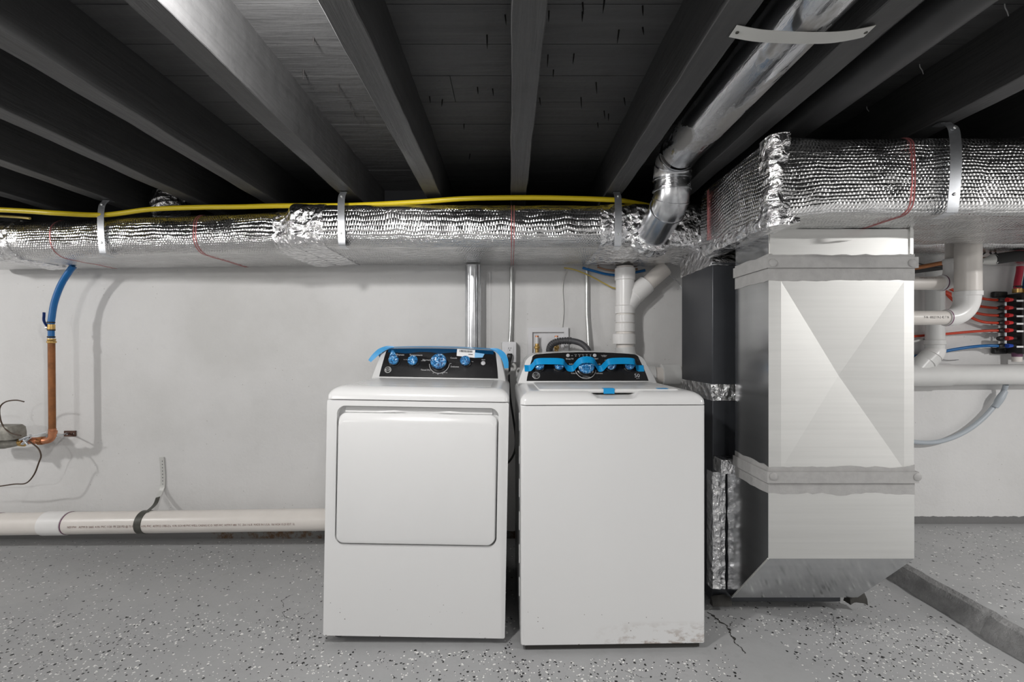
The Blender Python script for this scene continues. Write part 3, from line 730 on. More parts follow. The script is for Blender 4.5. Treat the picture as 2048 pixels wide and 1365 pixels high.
# hanger straps holding the ducts
def strap(px, ytop, zt, zb, label, wid=.032, yb=None, x=None):
    x = (px-CX)*ytop/F if x is None else x; yb = yb or ytop
    pts = [(x, ytop+.03, zt+.0), (x, ytop+.004, zt+.001), (x, ytop-.004, zt-.008), (x, yb-.014, zt-.04), (x, yb-.020, (zt+zb)/2), (x, yb-.010, zb+.012), (x, yb+.002, zb-.005), (x, yb+.05, zb-.009)]
    r = thing('hanger_strap', label, 'strap', (x, yb, zb), group='metal straps holding the foil ducts')
    MB().ribbon(crom(pts, 5), wid, .0012, (1, 0, 0)).build('strap_band', 'strap_steel', r, ang=60)
    for z in (zt-.03, zb+.05): MB().lathe([(.005, 0), (.005, .001), (.003, .003), (.0001, .003)], (x, yb-.0155, z), (0, -1, 0), 10).build('screw', 'silver', r)
strap(211, 2.215, ZJ-.004, H+.449, 'metal hanger strap near the left end of the long foil duct', x=-1.985+.02, yb=2.205)
strap(687, 2.095, ZJ-.004, H+.464, 'metal hanger strap above the dryer on the long foil duct', x=-.766, yb=2.085)
strap(1234, 2.095, ZJ-.004, H+.460, 'metal hanger strap beside the round pipe on the long foil duct', x=.492, yb=2.082)
strap(1888, 1.445, ZJ-.004, H+.424, 'metal hanger strap on the front of the big trunk duct', x=1.385, yb=1.432, wid=.036)
# foil stub and grey patch behind the duct
r = MB(); q = [P(345, 430, 2.44), P(340, 416, 2.44), P(340, 406, 2.45), P(352, 399, 2.48), P(375, 397, 2.52)]
r.tube(crom(q, 6), [.085+.004*sin(i*1.7) for i in range(13)]+[.083-.002*i for i in range(12)], 20).build('branch_duct', 'foil_crumple', label='short silver branch duct between the joists above the left foil duct', cat='air duct')
# ---- bare metal return duct
RX0, RX1, RY0, RY1 = .927, 1.448, 1.63, 1.87
G = thing('return_duct', 'bare galvanized metal duct standing on the floor beside the washer', 'air duct', (1.19, 1.75, .08))
def slab_section(z0, z1, name, front='galv', off=0, parent=G, bevel=.002):
    mb = MB().box(RX0-off, RX1+off, RY0-off, RY1+off, z0, z1); mb.mi = [0, 0, 0, 0, 1, 1]
    return mb.build(name, [front, 'galv_side'], parent, bevel=bevel, flat=True)
zc0, zc1, zc2, zc3 = 1.128+.325, 1.366, .686, .636
slab_section(zc0-.02, H+.421, 'upper_collar')
# main panel with pressed cross break
mb = MB(); z0, z1 = zc2-.02, zc0; bx0, bx1, bz0, bz1 = RX0+.045, RX1-.035, zc2, zc1-.005; cx, cz = 1.192, 1.022
vs = [(RX0, RY0, z0), (RX1, RY0, z0), (RX1, RY0, z1), (RX0, RY0, z1), (bx0, RY0, bz0), (bx1, RY0, bz0), (bx1, RY0, bz1), (bx0, RY0, bz1), (cx, RY0+.020, cz), (RX0, RY1, z0), (RX1, RY1, z0), (RX1, RY1, z1), (RX0, RY1, z1)]
mb.add(vs, [(0, 1, 5, 4), (1, 2, 6, 5), (2, 3, 7, 6), (3, 0, 4, 7), (4, 5, 8), (5, 6, 8), (6, 7, 8), (7, 4, 8), (10, 9, 12, 11), (0, 9, 10, 1), (3, 2, 11, 12)])
mb.add([vs[i] for i in (0, 3, 12, 9)], [(0, 1, 2, 3)], mi=1).add([vs[i] for i in (1, 10, 11, 2)], [(0, 1, 2, 3)], mi=1)
mb.build('main_section', ['galv', 'galv_side'], G, flat=True, label='sheet metal panel with a pressed diagonal cross')
# drive cleats and sealant
def band(z0, z1, name, m, off, jag, parent=G):
    mb = MB(); L = []; path = [(RX0-off, RY1)]+[(RX0-off, RY1+(RY0-RY1)*i/8) for i in range(1, 8)]+[(RX0-off, RY0-off)]+[(RX0+(RX1-RX0)*i/30, RY0-off) for i in range(1, 30)]+[(RX1+off, RY0-off), (RX1+off, RY1)]
    for i, (x, y) in enumerate(path):
        a = jag*nz((x, y, z0), 14)+jag*.5*nz((x, y, z0+3), 50); b = jag*nz((x, y, z1), 14)+jag*.5*nz((x, y, z1+3), 50)
        cx_, cy_ = 1.19, 1.78; dx = -.003 if x > cx_ else .003
        L.append([Vector((x, y, z0+a)), Vector((x, y, z1+b)), Vector((min(max(x, RX0+.001), RX1-.001), max(y, RY0+.001), z1+b)), Vector((min(max(x, RX0+.001), RX1-.001), max(y, RY0+.001), z0+a))])
    return mb.loft(L).build(name, m, parent, ang=40)
band(zc1-.003, zc0+.004, 'sealant_band', 'mastic', .0016, .006)
band(zc0-.045, zc0-.006, 'drive_cleat', 'mastic', .009, .0005)
band(zc2-.088, zc2+.012, 'sealant_band', 'mastic', .0016, .009)
band(zc3+.004, zc2-.006, 'drive_cleat', 'mastic', .010, .0005)
for x, z in ((RX0+.010, zc0-.028), (RX1-.014, zc0-.028), (RX0+.012, zc3+.028), (RX1+.004, zc3+.026)):
    MB().lathe([(.014, 0), (.014, .004), (.011, .006), (.0001, .006)], (x, RY0-.008, z), (0, -1, 0), 16).build('cleat_tab', 'mastic', G)
for x in (RX0+.008, RX1-.012): MB().box(x-.005, x+.005, RY0-.004, RY0, zc0+.006, H+.425).build('corner_seam', 'galv', G, flat=True)
# lower elbow: cheeks, heel, throat
prof = [(RY0, zc3+.02), (RY0, .367), (1.895, .082), (1.948, .082), (1.948, .60), (RY1, zc3+.02)]
def wallstrip(a, b, nm, m='galv', x0=RX0, x1=RX1):
    (ya, za), (yb, zb) = a, b; d = Vector((0, yb-ya, zb-za)).normalized(); nn = Vector((0, -d.z, d.y))*.001
    c = Vector(((x0+x1)/2, (ya+yb)/2, (za+zb)/2)); L = ((Vector((0, yb-ya, zb-za))).length)/2
    return MB().obox(c, ((x1-x0)/2, 0, 0), d*L, nn).build(nm, m, G, flat=True)
wallstrip(prof[0], prof[1], 'elbow_front'); wallstrip(prof[1], prof[2], 'elbow_heel', 'galv_side'); wallstrip(prof[2], prof[3], 'elbow_foot', 'galv_side')
for x in (RX0, RX1):
    MB().prism(prof, lambda a, b, d: Vector((d, a, b)), x-.0012, x+.0012).build('elbow_cheek', 'galv_side', G, flat=True)
for x in (RX0, ): MB().tube([(x-.0015, RY0, .367), (x-.0015, 1.895, .082)], .003, 6).build('standing_seam', 'galv', G)
def lump(x0, x1, y0, y1, z1, sd):
    L = []
    for i in range(9):
        x = x0+(x1-x0)*i/8; k = .85+.15*sin(pi*(i+.5)/9)
        L.append([Vector((x, y+.01*nz((x, y, z+sd), 30), max(.0005, z*k+.008*nz((x, y, sd), 30)))) for y, z in ((y0, z1*.5), (y0+.004, z1*.8), (y0+.015, z1), (y1-.01, z1), (y1, z1*.45))])
    return MB().loft(L).build('debris_lump', 'dark_base', G, ang=40)  # small dark debris at the elbow foot, holds nothing up
lump(RX1-.02, RX1+.05, 1.905, 1.945, .10, 1); lump(RX0-.07, RX0+.01, 1.92, 1.947, .07, 4)
# ---- furnace behind it
FX0, FX1, FY0, FY1 = .869, 1.42, 1.952, 2.30
Q = thing('furnace', 'dark grey furnace cabinet between the washer and the bare metal duct', 'furnace', (1.15, 2.12, 0))
MB().box(FX0, FX1, FY0, FY1, .03, .90).build('lower_cabinet', 'furnace_grey', Q, bevel=.004)
MB().box(FX0, FX1, FY0, FY1, .955, 1.488).build('coil_cabinet', 'furnace_grey', Q, bevel=.004)
MB().box(FX0+.003, FX1-.003, FY0+.003, FY1-.003, .90, .955).build('cabinet_joint', 'furnace_grey', Q, flat=True)
def wrap(x0, x1, y0, y1, z0, z1, nm, amp, m='foil_crumple', par=Q):
    L = []; n = 8
    for i in range(n+1):
        z = z0+(z1-z0)*i/n; L.append([Vector((x+amp*nz((x, y, z), 26), y+amp*nz((x, y, z+4), 26), z+(amp*1.5*nz((x, y, z+9), 20) if i in (0, n) else 0))) for x, y in rrect(x0, x1, y0, y1, .004, 2, 22)])
    return MB().loft(L).build(nm, m, par, ang=50)
wrap(FX0-.003, FX1+.003, FY0-.003, FY1+.003, .895, .965, 'foil_tape', .003)
mb = MB(); L = []
for i in range(10):
    u = i/9; z = 1.475+u*(H+.462-1.475-.004); a = .006*nz((3, z, 8), 20)
    L.append([Vector((x+.007*nz((x, y, z), 24), y+.007*nz((x, y, z+4), 24), z)) for x, y in rrect(FX0-.006+.03*u, FX1+.01, FY0-.006+.10*u, FY1+.006+.1*u, .01, 2, 20)])
mb.loft(L).build('plenum_transition', 'foil_crumple', Q, label='foil-covered transition to the duct above', ang=50)
mb = MB(); L = []
for i in range(36):
    z = .09+.50*i/35; L.append([Vector((x+.0035*nz((x, z, 2), 30), y+.003*nz((x, z, 9), 30), z)) for x, y in ((.862, 1.99), (.864, 1.951), (.868, 1.945), (.885, 1.944), (.897, 1.94), (.905, 1.945), (.920, 1.943), (.921, 1.951))])
mb.loft(L, closed=True).build('foil_tape', 'foil_crumple', Q, label='vertical strip of silver foil tape', ang=50)
mb = MB(); mb.box(FX0+.002, RX0+.01, RY1+.006, FY0, .60, .66).build('joint_collar', 'foil_crumple', Q, bevel=.003)
# ---- round vent pipe under the joists
VX, VZ, VR = .678, H+.778, .074
N_ = thing('round_duct', 'round galvanized pipe between two joists bending down into the foil duct', 'air duct', (VX, 1.9, 1.65))
path = bend([(VX, -2.2, VZ), (VX, 1.90, VZ), (VX+.004, 1.915, 1.735), (VX-.025, 2.115, 1.635)], .085, 9)
k1 = 1
MB().tube([(VX, -2.2, VZ), (VX, .55, VZ), (VX, 1.80, VZ)], VR, 32, cap=False).build('long_pipe', 'galv_smear', N_, label='long pipe smeared with grey sealant', ang=40)
MB().tube(path[1:11], VR*1.02, 28).build('upper_elbow', 'galv_smear', N_, ang=25)
MB().tube([path[10], path[10].lerp(path[11], 1.0)], VR*.99, 28).build('drop_pipe', 'galv_smear', N_)
MB().tube(path[11:], VR*1.0, 28).build('lower_elbow', 'galv_pipe', N_, ang=25)
for i, w in ((2, 1.05), (6, 1.05), (10, 1.06), (11, 1.06), (15, 1.05), (20, 1.06)):
    a = path[i]; d = (path[min(i+1, len(path)-1)]-path[i-1]).normalized()
    MB().tube([a-d*.004, a-d*.003, a+d*.003, a+d*.004], [VR, VR*w, VR*w, VR], 28).build('crimp_ring', 'galv_pipe', N_)
e = path[-1]; d = (path[-1]-path[-2]).normalized()
MB().tube([e-d*.03, e-d*.018, e+d*.02], [VR*1.02, VR*1.28, VR*1.35], 28).build('flange', 'foil_crumple', N_)
q = [(.505, 1.03, ZJ-.002), (.56, 1.03, ZJ-.012), (.62, 1.03, VZ-VR-.004), (.678, 1.03, VZ-VR-.006), (.74, 1.03, VZ-VR-.004), (.79, 1.03, ZJ-.008), (.815, 1.03, ZJ-.002)]
hs = thing('hanger_strap', 'metal strap nailed across two joists under the round pipe', 'strap', (.66, 1.03, ZJ-.03))
MB().ribbon(crom(q, 4), .036, .0012, (0, 1, -.05)).build('strap_band', 'strap_painted', hs, ang=60)
for x in (.515, .806): MB().lathe([(.004, 0), (.004, .0015), (.0001, .002)], (x, 1.03, ZJ-.005), (0, 0, -1), 8).build('nail_head', 'strap_dark', hs)
MB().tube([(1.003, -2.2, H+.772), (1.003, 2.62, H+.772)], .05, 28).build('black_pipe', 'pipe_black', label='black painted pipe running between the joists on the right', cat='pipe', origin=(1.003, 1.5, H+.722))
# ------------------------------------------------------------------ tubes, cables, pipes
def line(pts, r, m, name, label, cat, n=6, sides=12, group=None):
    return MB().tube(crom(pts, n), r, sides).build(name, m, label=label, cat=cat, group=group, ang=60)
YT = 2.125
line([P(-160, 421, YT), P(-60, 418, YT), P(0, 420, YT), P(60, 423, YT), P(120, 427, YT), P(210, 430, 2.2), P(300, 419, 2.2), P(400, 415, 2.19), P(480, 414, 2.17), P(560, 412, 2.16), P(700, 411, 2.16), P(840, 404, 2.14), P(920, 398, YT), P(1000, 396, YT), P(1100, 396, YT), P(1225, 400, YT), P(1262, 405, 2.17), P(1300, 412, 2.26)], .0115, 'yellow_tube', 'gas_tube', 'yellow gas tube lying along the top of the long foil duct', 'gas tube', sides=14)
line([P(-160, 432, 2.2), P(-40, 431, 2.2), P(30, 434, 2.22), P(60, 437, 2.22)], .006, 'yellow_cable', 'cable', 'thin yellow cable below the gas tube at the left edge', 'cable')
# ---- water service on the left
WYL = 2.515
Wl = thing('water_line', 'blue water tube with shutoff valve joined to a brown copper pipe', 'water pipe', tuple(P(70, 880, WYL)))
MB().tube(crom([P(147, 533, 2.5), P(140, 541, 2.5), P(122, 570, 2.51), P(109, 605, WYL), P(103, 640, WYL), P(102, 652, WYL)], 8), .0155, 16).build('blue_tube', 'pex_blue', Wl)
def vring(px, py0, py1, r, m, name, par, y=WYL, n=18, px1=None):
    return MB().tube([P(px, py0, y), P(px if px1 is None else px1, py1, y)], r, n).build(name, m, par, bevel=.0015)
vring(102, 644, 647, .0175, 'wire_black', 'crimp_ring', Wl); 
vb = vring(102.5, 649, 661, .017, 'brass', 'valve_body', Wl)
MB().tube([P(102.5, 655, WYL), P(93, 656, WYL-.004)], .010, 12).build('valve_stem', 'silver', vb)
MB().ribbon(crom([P(95, 654, WYL-.012), P(90, 647, WYL-.014), P(87.5, 640, WYL-.014), P(88, 631, WYL-.014), P(88, 625, WYL-.014)], 5), .015, .005, (0, 1, 0)).build('lever_handle', 'handle_blue', vb, bevel=.002, label='dark blue lever handle')
vring(102.5, 659, 662, .0175, 'wire_black', 'crimp_ring', Wl); vring(102.5, 661, 677, .0145, 'pex_blue', 'tube_stub', Wl); vring(102.5, 673, 676, .0175, 'wire_black', 'crimp_ring', Wl)
MB().lathe([(.017, 0), (.021, .004), (.021, .010), (.017, .014), (.019, .018), (.018, .026)], P(103, 687, WYL), (0, 0, 1), 16).build('adapter', 'brass', Wl)
MB().tube([P(103, 686, WYL), P(104.5, 866, WYL)], .0158, 18).build('copper_riser', 'copper_dull', Wl, label='brown tarnished copper pipe')
el = bend([P(104.5, 858, WYL), P(105, 882, WYL), P(72, 882, WYL)], .035, 8)
MB().tube(el, .0172, 18).build('elbow', 'copper', Wl)
MB().tube([P(106, 862, WYL), P(105, 868, WYL)], .0195, 18).build('fitting_collar', 'copper', Wl)
MB().tube([P(82, 882, WYL), P(40, 883, WYL)], .0145, 16).build('copper_tail', 'copper', Wl)
MB().tube([P(87, 882, WYL), P(78, 882, WYL)], .024, 6).build('union_nut', 'copper_dull', Wl, bevel=.002)
MB().tube([P(73, 882, WYL), P(62, 882, WYL)], .0185, 16).build('union', 'copper', Wl)
# meter
Mt = thing('water_meter', 'grey cast water meter at the left edge of the picture', 'water meter', tuple(P(5, 895, WYL)))
mb = MB(); L = []
for px, ry, rz in ((-60, .03, .022), (-30, .035, .026), (-10, .045, .035), (10, .046, .036), (25, .036, .028), (36, .024, .020), (46, .018, .016)):
    c = P(px, 885, WYL); L.append([c+Vector((0, ry*cos(a), rz*sin(a))) for a in [2*pi*i/20 for i in range(20)]])
mb.loft(L).build('meter_body', 'meter_grey', Mt, ang=60)
mb = MB(); L = []
for z, s in ((878, 1), (866, 1), (856, .95), (851, .8)):
    c = P(10, z, WYL-.02); L.append([c+Vector((x*s, y*s, 0)) for x, y in rrect(-.075, .082, -.05, .05, .025, 5)])
mb.loft(L).build('register_box', 'meter_grey', Mt, ang=40)
MB().box(P(5, 0, WYL).x, P(12, 0, WYL).x, WYL-.09, WYL-.05, P(0, 892, WYL).z, P(0, 876, WYL).z).build('bracket_lug', 'meter_grey', Mt, bevel=.004)
MB().tube([P(42, 884, WYL), P(50, 884, WYL)], .027, 8).build('coupling_nut', 'brass', Mt, bevel=.002)
for a, b in (((40, 880), (62, 872)), ((44, 889), (60, 876)), ((48, 880), (56, 890))): MB().tube([P(*a, WYL-.03), P(*b, WYL-.028)], .007, 10).build('clamp_bolt', 'strap_steel', Mt)
line([P(-60, 975, 2.49), P(-10, 974, 2.49), P(28, 969, 2.49), P(52, 967, 2.49), P(68, 950, 2.49), P(78, 925, 2.49), P(82, 912, 2.48), P(76, 897, 2.48), P(58, 883, 2.47)], .0035, 'wire_brown', 'wire', 'brown wire looping down below the water meter', 'wire', sides=8)
line([P(48, 804, 2.48), P(32, 801, 2.48), P(12, 804, 2.48), P(0, 815, 2.48), P(0, 835, 2.48), P(6, 852, 2.46), P(20, 866, 2.44), P(42, 872, 2.44)], .0035, 'wire_brown', 'wire', 'dark wire curling up above the water meter', 'wire', sides=8)
line([P(93, 865, 2.47), P(70, 871, 2.47), P(50, 875, 2.47)], .0022, 'strap_steel', 'wire', 'short grey wire pointing right from the meter', 'wire', sides=6)
br = thing('wall_bracket', 'small rusty plate on the wall bracing the copper pipe', 'bracket', tuple(P(142, 872, WY-.01)))
a = P(130, 873, WY); b = P(153, 862, WY)
MB().plate_hole([(a.x, a.z), (b.x, a.z), (b.x, b.z), (a.x, b.z)], [(P(148.5, 867.5, WY).x+.006*cos(t_*pi/4), P(148.5, 867.5, WY).z+.006*sin(t_*pi/4)) for t_ in range(8)], lambda u, v, d: Vector((u, d, v)), WY-.007, WY-.001).build('plate', 'rust_plate', br, flat=True)
MB().tube([P(136, 867, WY-.012), P(112, 873, WYL+.02)], .0045, 8).build('rod', 'strap_steel', br)
MB().lathe([(.008, 0), (.008, .006), (.004, .010), (.0001, .010)], P(135, 868, WY-.006), (0, -1, 0), 8).build('bolt_head', 'strap_steel', br)
# ---- white drain pipe along the wall foot
def on_pipe(a, b, r, off=.0007):
    """map text (u along, v round) onto a pipe from a to b"""
    a = Vector(a); b = Vector(b); d = (b-a).normalized(); up = Vector((0, 0, 1)); up = (up-d*up.dot(d)).normalized(); fr = Vector((0, -1, 0))
    return lambda u, ang: a+d*u+(fr*cos(ang)+up*sin(ang))*(r+off)
PY = 2.50; pr = .0585
pa, pb = P(-160, 1051, PY), P(900, 1036, PY)
Dp = thing('drain_pipe', 'white plastic drain pipe along the wall foot left of the dryer', 'drain pipe', (tuple(P(320, 1070, PY))))
MB().tube([pa, pb], pr, 32).build('pipe', 'pvc', Dp)
def along(px): return pa.lerp(pb, (px+160)/1060)
MB().tube([along(92), along(93), along(138), along(139)], [pr, pr+.0045, pr+.0045, pr], 32).build('coupling', 'pvc_fit', Dp, label='white plastic coupling')
MB().tube([along(139), along(140.5)], pr+.002, 32).build('primer_ring', 'pvc_primer', Dp)
MB().tube([along(-2), along(-.5)], pr+.0015, 32).build('primer_ring', 'pvc_primer', Dp)
fo = on_pipe(pa, pb, pr)
for tx, px, s in (('NSF-PW   ASTM D 2665  4 IN. PVC 1120  PR 220 PSI @ 73 F', 155, .0155), ('4 IN. PVC  ASTM D 1785-21a  4 IN. SCH 40 PVC WELL CASING IC-D  NSF-WC  ASTM F 480  TC  ZH-116-R  MADE IN U.S.A.  06/14/24 15:23 EDT  SL', 300, .0155)):
    u0 = (along(px)-pa).length
    wmax = (along(284 if px < 200 else 600)-along(px)).length; vs, fs = text_geo(tx, s, 'LEFT'); w0 = max(v.x for v in vs); k_ = wmax/w0
    MB().add([fo(u0+v.x*k_, -.03+v.y/pr) for v in vs], fs).build('lettering', 'ink_brown', Dp, flat=True)
sp = thing('pipe_strap', 'dark band round the floor drain pipe with a perforated tail up the wall', 'strap', tuple(along(292)-Vector((0, 0, pr))))
MB().tube([along(284), along(284.3), along(297.5), along(298)], [pr, pr+.003, pr+.003, pr], 32).build('strap_band', 'strap_dark', sp)
tl = [along(297)+Vector((0, -.02, pr)), P(306, 1014, 2.55), P(312, 1006, 2.59), P(316, 995, 2.62), P(324, 978, 2.655), P(326, 960, 2.661), P(325, 938, 2.661), P(323, 915, 2.661)]
MB().ribbon(crom(tl[:4], 5), .024, .0015, (1, 0, .15)).build('strap_tail', 'strap_dark', sp, ang=70)
MB().ribbon(crom(tl[3:], 5), .027, .0015, (1, 0, .1)).build('perforated_tail', 'strap_painted', sp, ang=70)
for i in range(9): c = P(324.6+.12*i, 923+6.6*i, 2.6595); MB().lathe([(.0028, 0), (.0001, .0004)], c, (0, -1, 0), 8).build('perforation', 'dark_hole', sp)
# ---- things behind the machines
vp = MB(); a = P(946, 531.5, 2.585); b = P(946, 735, 2.585); L = []
for q in (a, b): L.append([q+Vector((.044*cos(t_)*(1+.02*cos(6*t_)), .042*sin(t_)*(1+.02*cos(6*t_)), 0)) for t_ in [2*pi*i/36 for i in range(36)]])
vp.loft(L); vent = vp.build('vent_pipe', 'galv_pipe', label='vertical galvanized vent pipe behind the dryer', cat='vent pipe')
MB().tube([P(955, 531.5, 2.57)+Vector((.012, -.03, 0)), P(955, 735, 2.57)+Vector((.012, -.03, 0))], .004, 8).build('lock_seam', 'galv_pipe', vent)
c1 = MB().tube(crom([P(1023, 535, 2.645), P(1023, 600, 2.645), P(1021.5, 650, 2.64), P(1019, 690, 2.62)], 5), .0115, 14).build('conduit', 'emt', label='thin metal conduit dropping to the outlet box', cat='conduit')
c2 = MB().tube(crom([P(1174, 535, 2.645), P(1174, 620, 2.645), P(1175.5, 650, 2.64), P(1178, 705, 2.615)], 5), .0115, 14).build('conduit', 'emt', label='thin metal conduit dropping behind the washer hose', cat='conduit')
line([P(1136, 536, 2.653), P(1128, 555, 2.655), P(1125, 580, 2.657), P(1127, 620, 2.657), P(1124, 658, 2.657)], .0035, 'cable_white', 'cable', 'thin white cable running down to the washer valve box', 'cable', sides=8)
ob = thing('outlet_box', 'white electrical outlet on a metal box beside the dryer', 'outlet', tuple(P(1020, 727, 2.6)))
a, b = P(1003, 725, 2.6), P(1034, 685, 2.6)
MB().box(a.x, b.x, 2.6, WY-.002, a.z, b.z).build('box', 'emt', ob, bevel=.004)
a, b = P(1004.5, 725.5, 2.596), P(1032.5, 684, 2.596)
MB().box(a.x, b.x, 2.593, 2.6, a.z, b.z).build('cover_plate', 'plastic_white', ob, bevel=.003)
a, b = P(1012.5, 720, 2.59), P(1026.5, 690, 2.59)
rc = MB().loft([[Vector((x, y, z)) for x, z in rrect(a.x, b.x, a.z, b.z, .006, 4)] for y in (2.594, 2.589)]).build('receptacle', 'plastic_white', ob)
for dx in (-.0062, .0062): c = P(1019.5, 697, 2.5885)+Vector((dx, 0, 0)); MB().box(c.x-.0012, c.x+.0012, 2.5878, 2.589, c.z-.005, c.z+.005).build('slot', 'dark_hole', rc, flat=True)
MB().lathe([(.0028, 0), (.0001, .0006)], P(1019.5, 700.8, 2.5888), (0, -1, 0), 10).build('ground_hole', 'dark_hole', rc)
MB().lathe([(.003, 0), (.003, .001), (.0001, .0015)], P(1019.5, 687, 2.593), (0, -1, 0), 8).build('cover_screw', 'silver', ob)
pc = thing('power_cord', 'black plug and cord hanging from the outlet beside the dryer', 'power cord', tuple(P(1025, 930, 2.4)))
mb = MB(); L = []
for py, w, d, y in ((707.5, .013, .012, 2.575), (711, .0155, .017, 2.572), (717, .012, .014, 2.570), (724, .008, .009, 2.568)): c = P(1019.5, py, y); L.append([c+Vector((x, yy, 0)) for x, yy in rrect(-w, w, -d, d, min(w, d)*.5, 3)])
mb.loft(L).build('plug', 'wire_black', pc, ang=50)
MB().tube(crom([P(1019.5, 722, 2.568), P(1019, 740, 2.565), P(1018, 758, 2.5), P(1021, 800, 2.47), P(1027, 840, 2.46), P(1031, 870, 2.46), P(1031, 895, 2.46), P(1026, 912, 2.46), P(1017, 925, 2.455), P(1004, 934, 2.45)], 6), .006, 10).build('cord', 'wire_black', pc, ang=60)
line([P(1026, 728, 2.58), P(1030, 733, 2.57), P(1029, 740, 2.55), P(1021, 746, 2.53), P(1016, 752, 2.52)], .008, 'cable_white', 'supply_hose', 'short pale hose loop under the outlet between the machines', 'hose', sides=10)
# washer valve box in the wall
vx = thing('valve_box', 'white recessed valve box on the wall behind the washer', 'valve box', tuple(P(1096, 720, WY-.01)))
a, b = P(1056, 735, WY-.02), P(1137, 655, WY-.02); c, d = P(1065, 728, WY-.02), P(1128, 665, WY-.02)
MB().plate_hole([(a.x, a.z), (b.x, a.z), (b.x, b.z), (a.x, b.z)], [(c.x, c.z), (d.x, c.z), (d.x, d.z), (c.x, d.z)], lambda u, v, q: Vector((u, q, v)), WY-.024, WY-.001).build('frame', 'plastic_white', vx, flat=True, bevel=.002)
MB().box(c.x, d.x, WY-.004, WY-.001, c.z, d.z).build('back_panel', 'plastic_white', vx, flat=True)
for px in (1074, 1113):
    q = P(px, 692, WY-.045)
    vv = MB().tube([q+Vector((0, 0, .012)), q+Vector((0, 0, .05))], .0095, 14).build('supply_stub', 'plastic_white', vx)
    MB().tube([q+Vector((0, 0, .05)), q+Vector((0, 0, .058))], .0105, 14).build('copper_end', 'copper', vv)
    MB().lathe([(.011, -.05), (.011, -.02), (.016, -.016), (.016, -.004), (.012, 0), (.012, .012)], q, (0, 0, 1), 14).build('valve', 'brass', vx)
# grey drain hose
hp = crom([P(1098, 712, 2.60), P(1099, 700, 2.585), P(1103, 690, 2.56), P(1114, 684, 2.54), P(1130, 682, 2.52), P(1148, 683, 2.49), P(1163, 688, 2.47), P(1174, 698, 2.45), P(1181, 712, 2.44)], 14)
rad = [.0172+(.0028 if (i % 4) in (0, 1) else -.0018) if i < 66 else .0165 for i in range(len(hp))]
MB().tube(hp, rad, 18).build('drain_hose', 'hose_grey', label='dark grey ribbed hose arching out of the white valve box', cat='hose', ang=60)
# cables under the duct
line([P(1128, 536, 2.61), P(1150, 540, 2.61), P(1180, 552, 2.61), P(1210, 568, 2.625), P(1232, 577, 2.64), P(1275, 574, 2.65)], .004, 'yellow_cable', 'cable', 'yellow cable sagging under the foil duct near the white stack', 'cable', sides=8)
line([P(1165, 536, 2.6), P(1190, 543, 2.605), P(1215, 549, 2.62), P(1245, 550, 2.645), P(1290, 541, 2.65)], .0075, 'pex_blue', 'water_tube', 'blue water tube peeking out under the foil duct', 'water pipe', sides=10)
line([P(1195, 535, 2.62), P(1215, 540, 2.63), P(1240, 542, 2.645), P(1275, 538, 2.65)], .005, 'brown_cable', 'cable', 'pale brown cable under the foil duct beside the blue tube', 'cable', sides=8)
line([P(1332, 548, 2.64), P(1345, 556, 2.62), P(1357, 566, 2.6), P(1366, 582, 2.58)], .002, 'strap_steel', 'wire', 'thin grey wire curling beside the furnace top', 'wire', sides=6)
# white waste stack with wye
SY = 2.575; sr = .0475
St = thing('waste_stack', 'white plastic waste stack with a slanting branch behind the washer', 'drain pipe', tuple(P(1250, 760, SY)))
mp = bend([P(1250, 533.5, SY), P(1250, 752, SY), P(1480, 750, SY)], .16, 12)
MB().tube(mp, sr, 28).build('pipe', 'pvc', St)
def hub(par, p0, p1, r, m='pvc_fit', nm='hub', n=28):
    p0 = Vector(p0); p1 = Vector(p1); d = (p1-p0).normalized()*.002
    return MB().tube([p0, p0+d, p1-d, p1], [r-.003, r, r, r-.003], n).build(nm, m, par)
hub(St, P(1250, 537, SY), P(1250, 561, SY), .0565); hub(St, P(1250, 560, SY), P(1250, 612, SY), .0515, nm='wye_body')
hub(St, P(1250, 612, SY), P(1250, 628, SY), .0545); hub(St, P(1250, 630, SY), P(1250, 646, SY), .0525); hub(St, P(1250, 647, SY), P(1250, 664, SY), .0545)
hub(St, P(1248, 668, SY), P(1248, 689, SY), .064, nm='adapter')
MB().tube([P(1256, 606, SY), P(1283, 578, SY), P(1330, 537, SY)], .045, 26).build('branch_pipe', 'pvc', St)
hub(St, P(1268, 592, SY), P(1294, 568, SY), .054, nm='branch_hub'); MB().tube([P(1254, 612, SY), P(1270, 590, SY)], .0495, 26).build('branch_throat', 'pvc_fit', St)
hub(St, P(1322, 750.5, SY), P(1357, 750, SY), .0615, nm='elbow_hub', m='pvc_cool')
mq = [q for q in mp[3:]]; MB().tube(mp[1:14], .0545, 28).build('sweep_elbow', 'pvc_cool', St)
# ---- right hand pipes
RYm = 2.585
Rm = thing('drain_main', 'white plastic drain pipe along the wall at the right edge', 'drain pipe', tuple(P(1940, 770, RYm)))
MB().tube([P(1700, 751, RYm), P(2250, 748, RYm)], .0575, 32).build('pipe', 'pvc_cool', Rm)
hub(Rm, P(1790, 751, RYm), P(1898, 750, RYm), .063, nm='wye_body', m='pvc_cool')
MB().tube([P(1832, 742, RYm), P(1850, 722, RYm)], .047, 26).build('wye_branch', 'pvc_cool', Rm)
rz = bend([P(1870, 532, RYm), P(1870, 706, RYm), P(1838, 740, RYm)], .06, 6)
MB().tube(rz, .0435, 26).build('riser', 'pvc_cool', Rm)
hub(Rm, P(1870, 680, RYm), P(1870, 690, RYm), .049, m='pvc_cool'); MB().tube(rz[1:8], .0475, 26).build('bend_fitting', 'pvc_fit', Rm)
hub(Rm, P(1862, 713, RYm), P(1850, 725, RYm), .051, m='pvc_cool')
FYp = 1.965
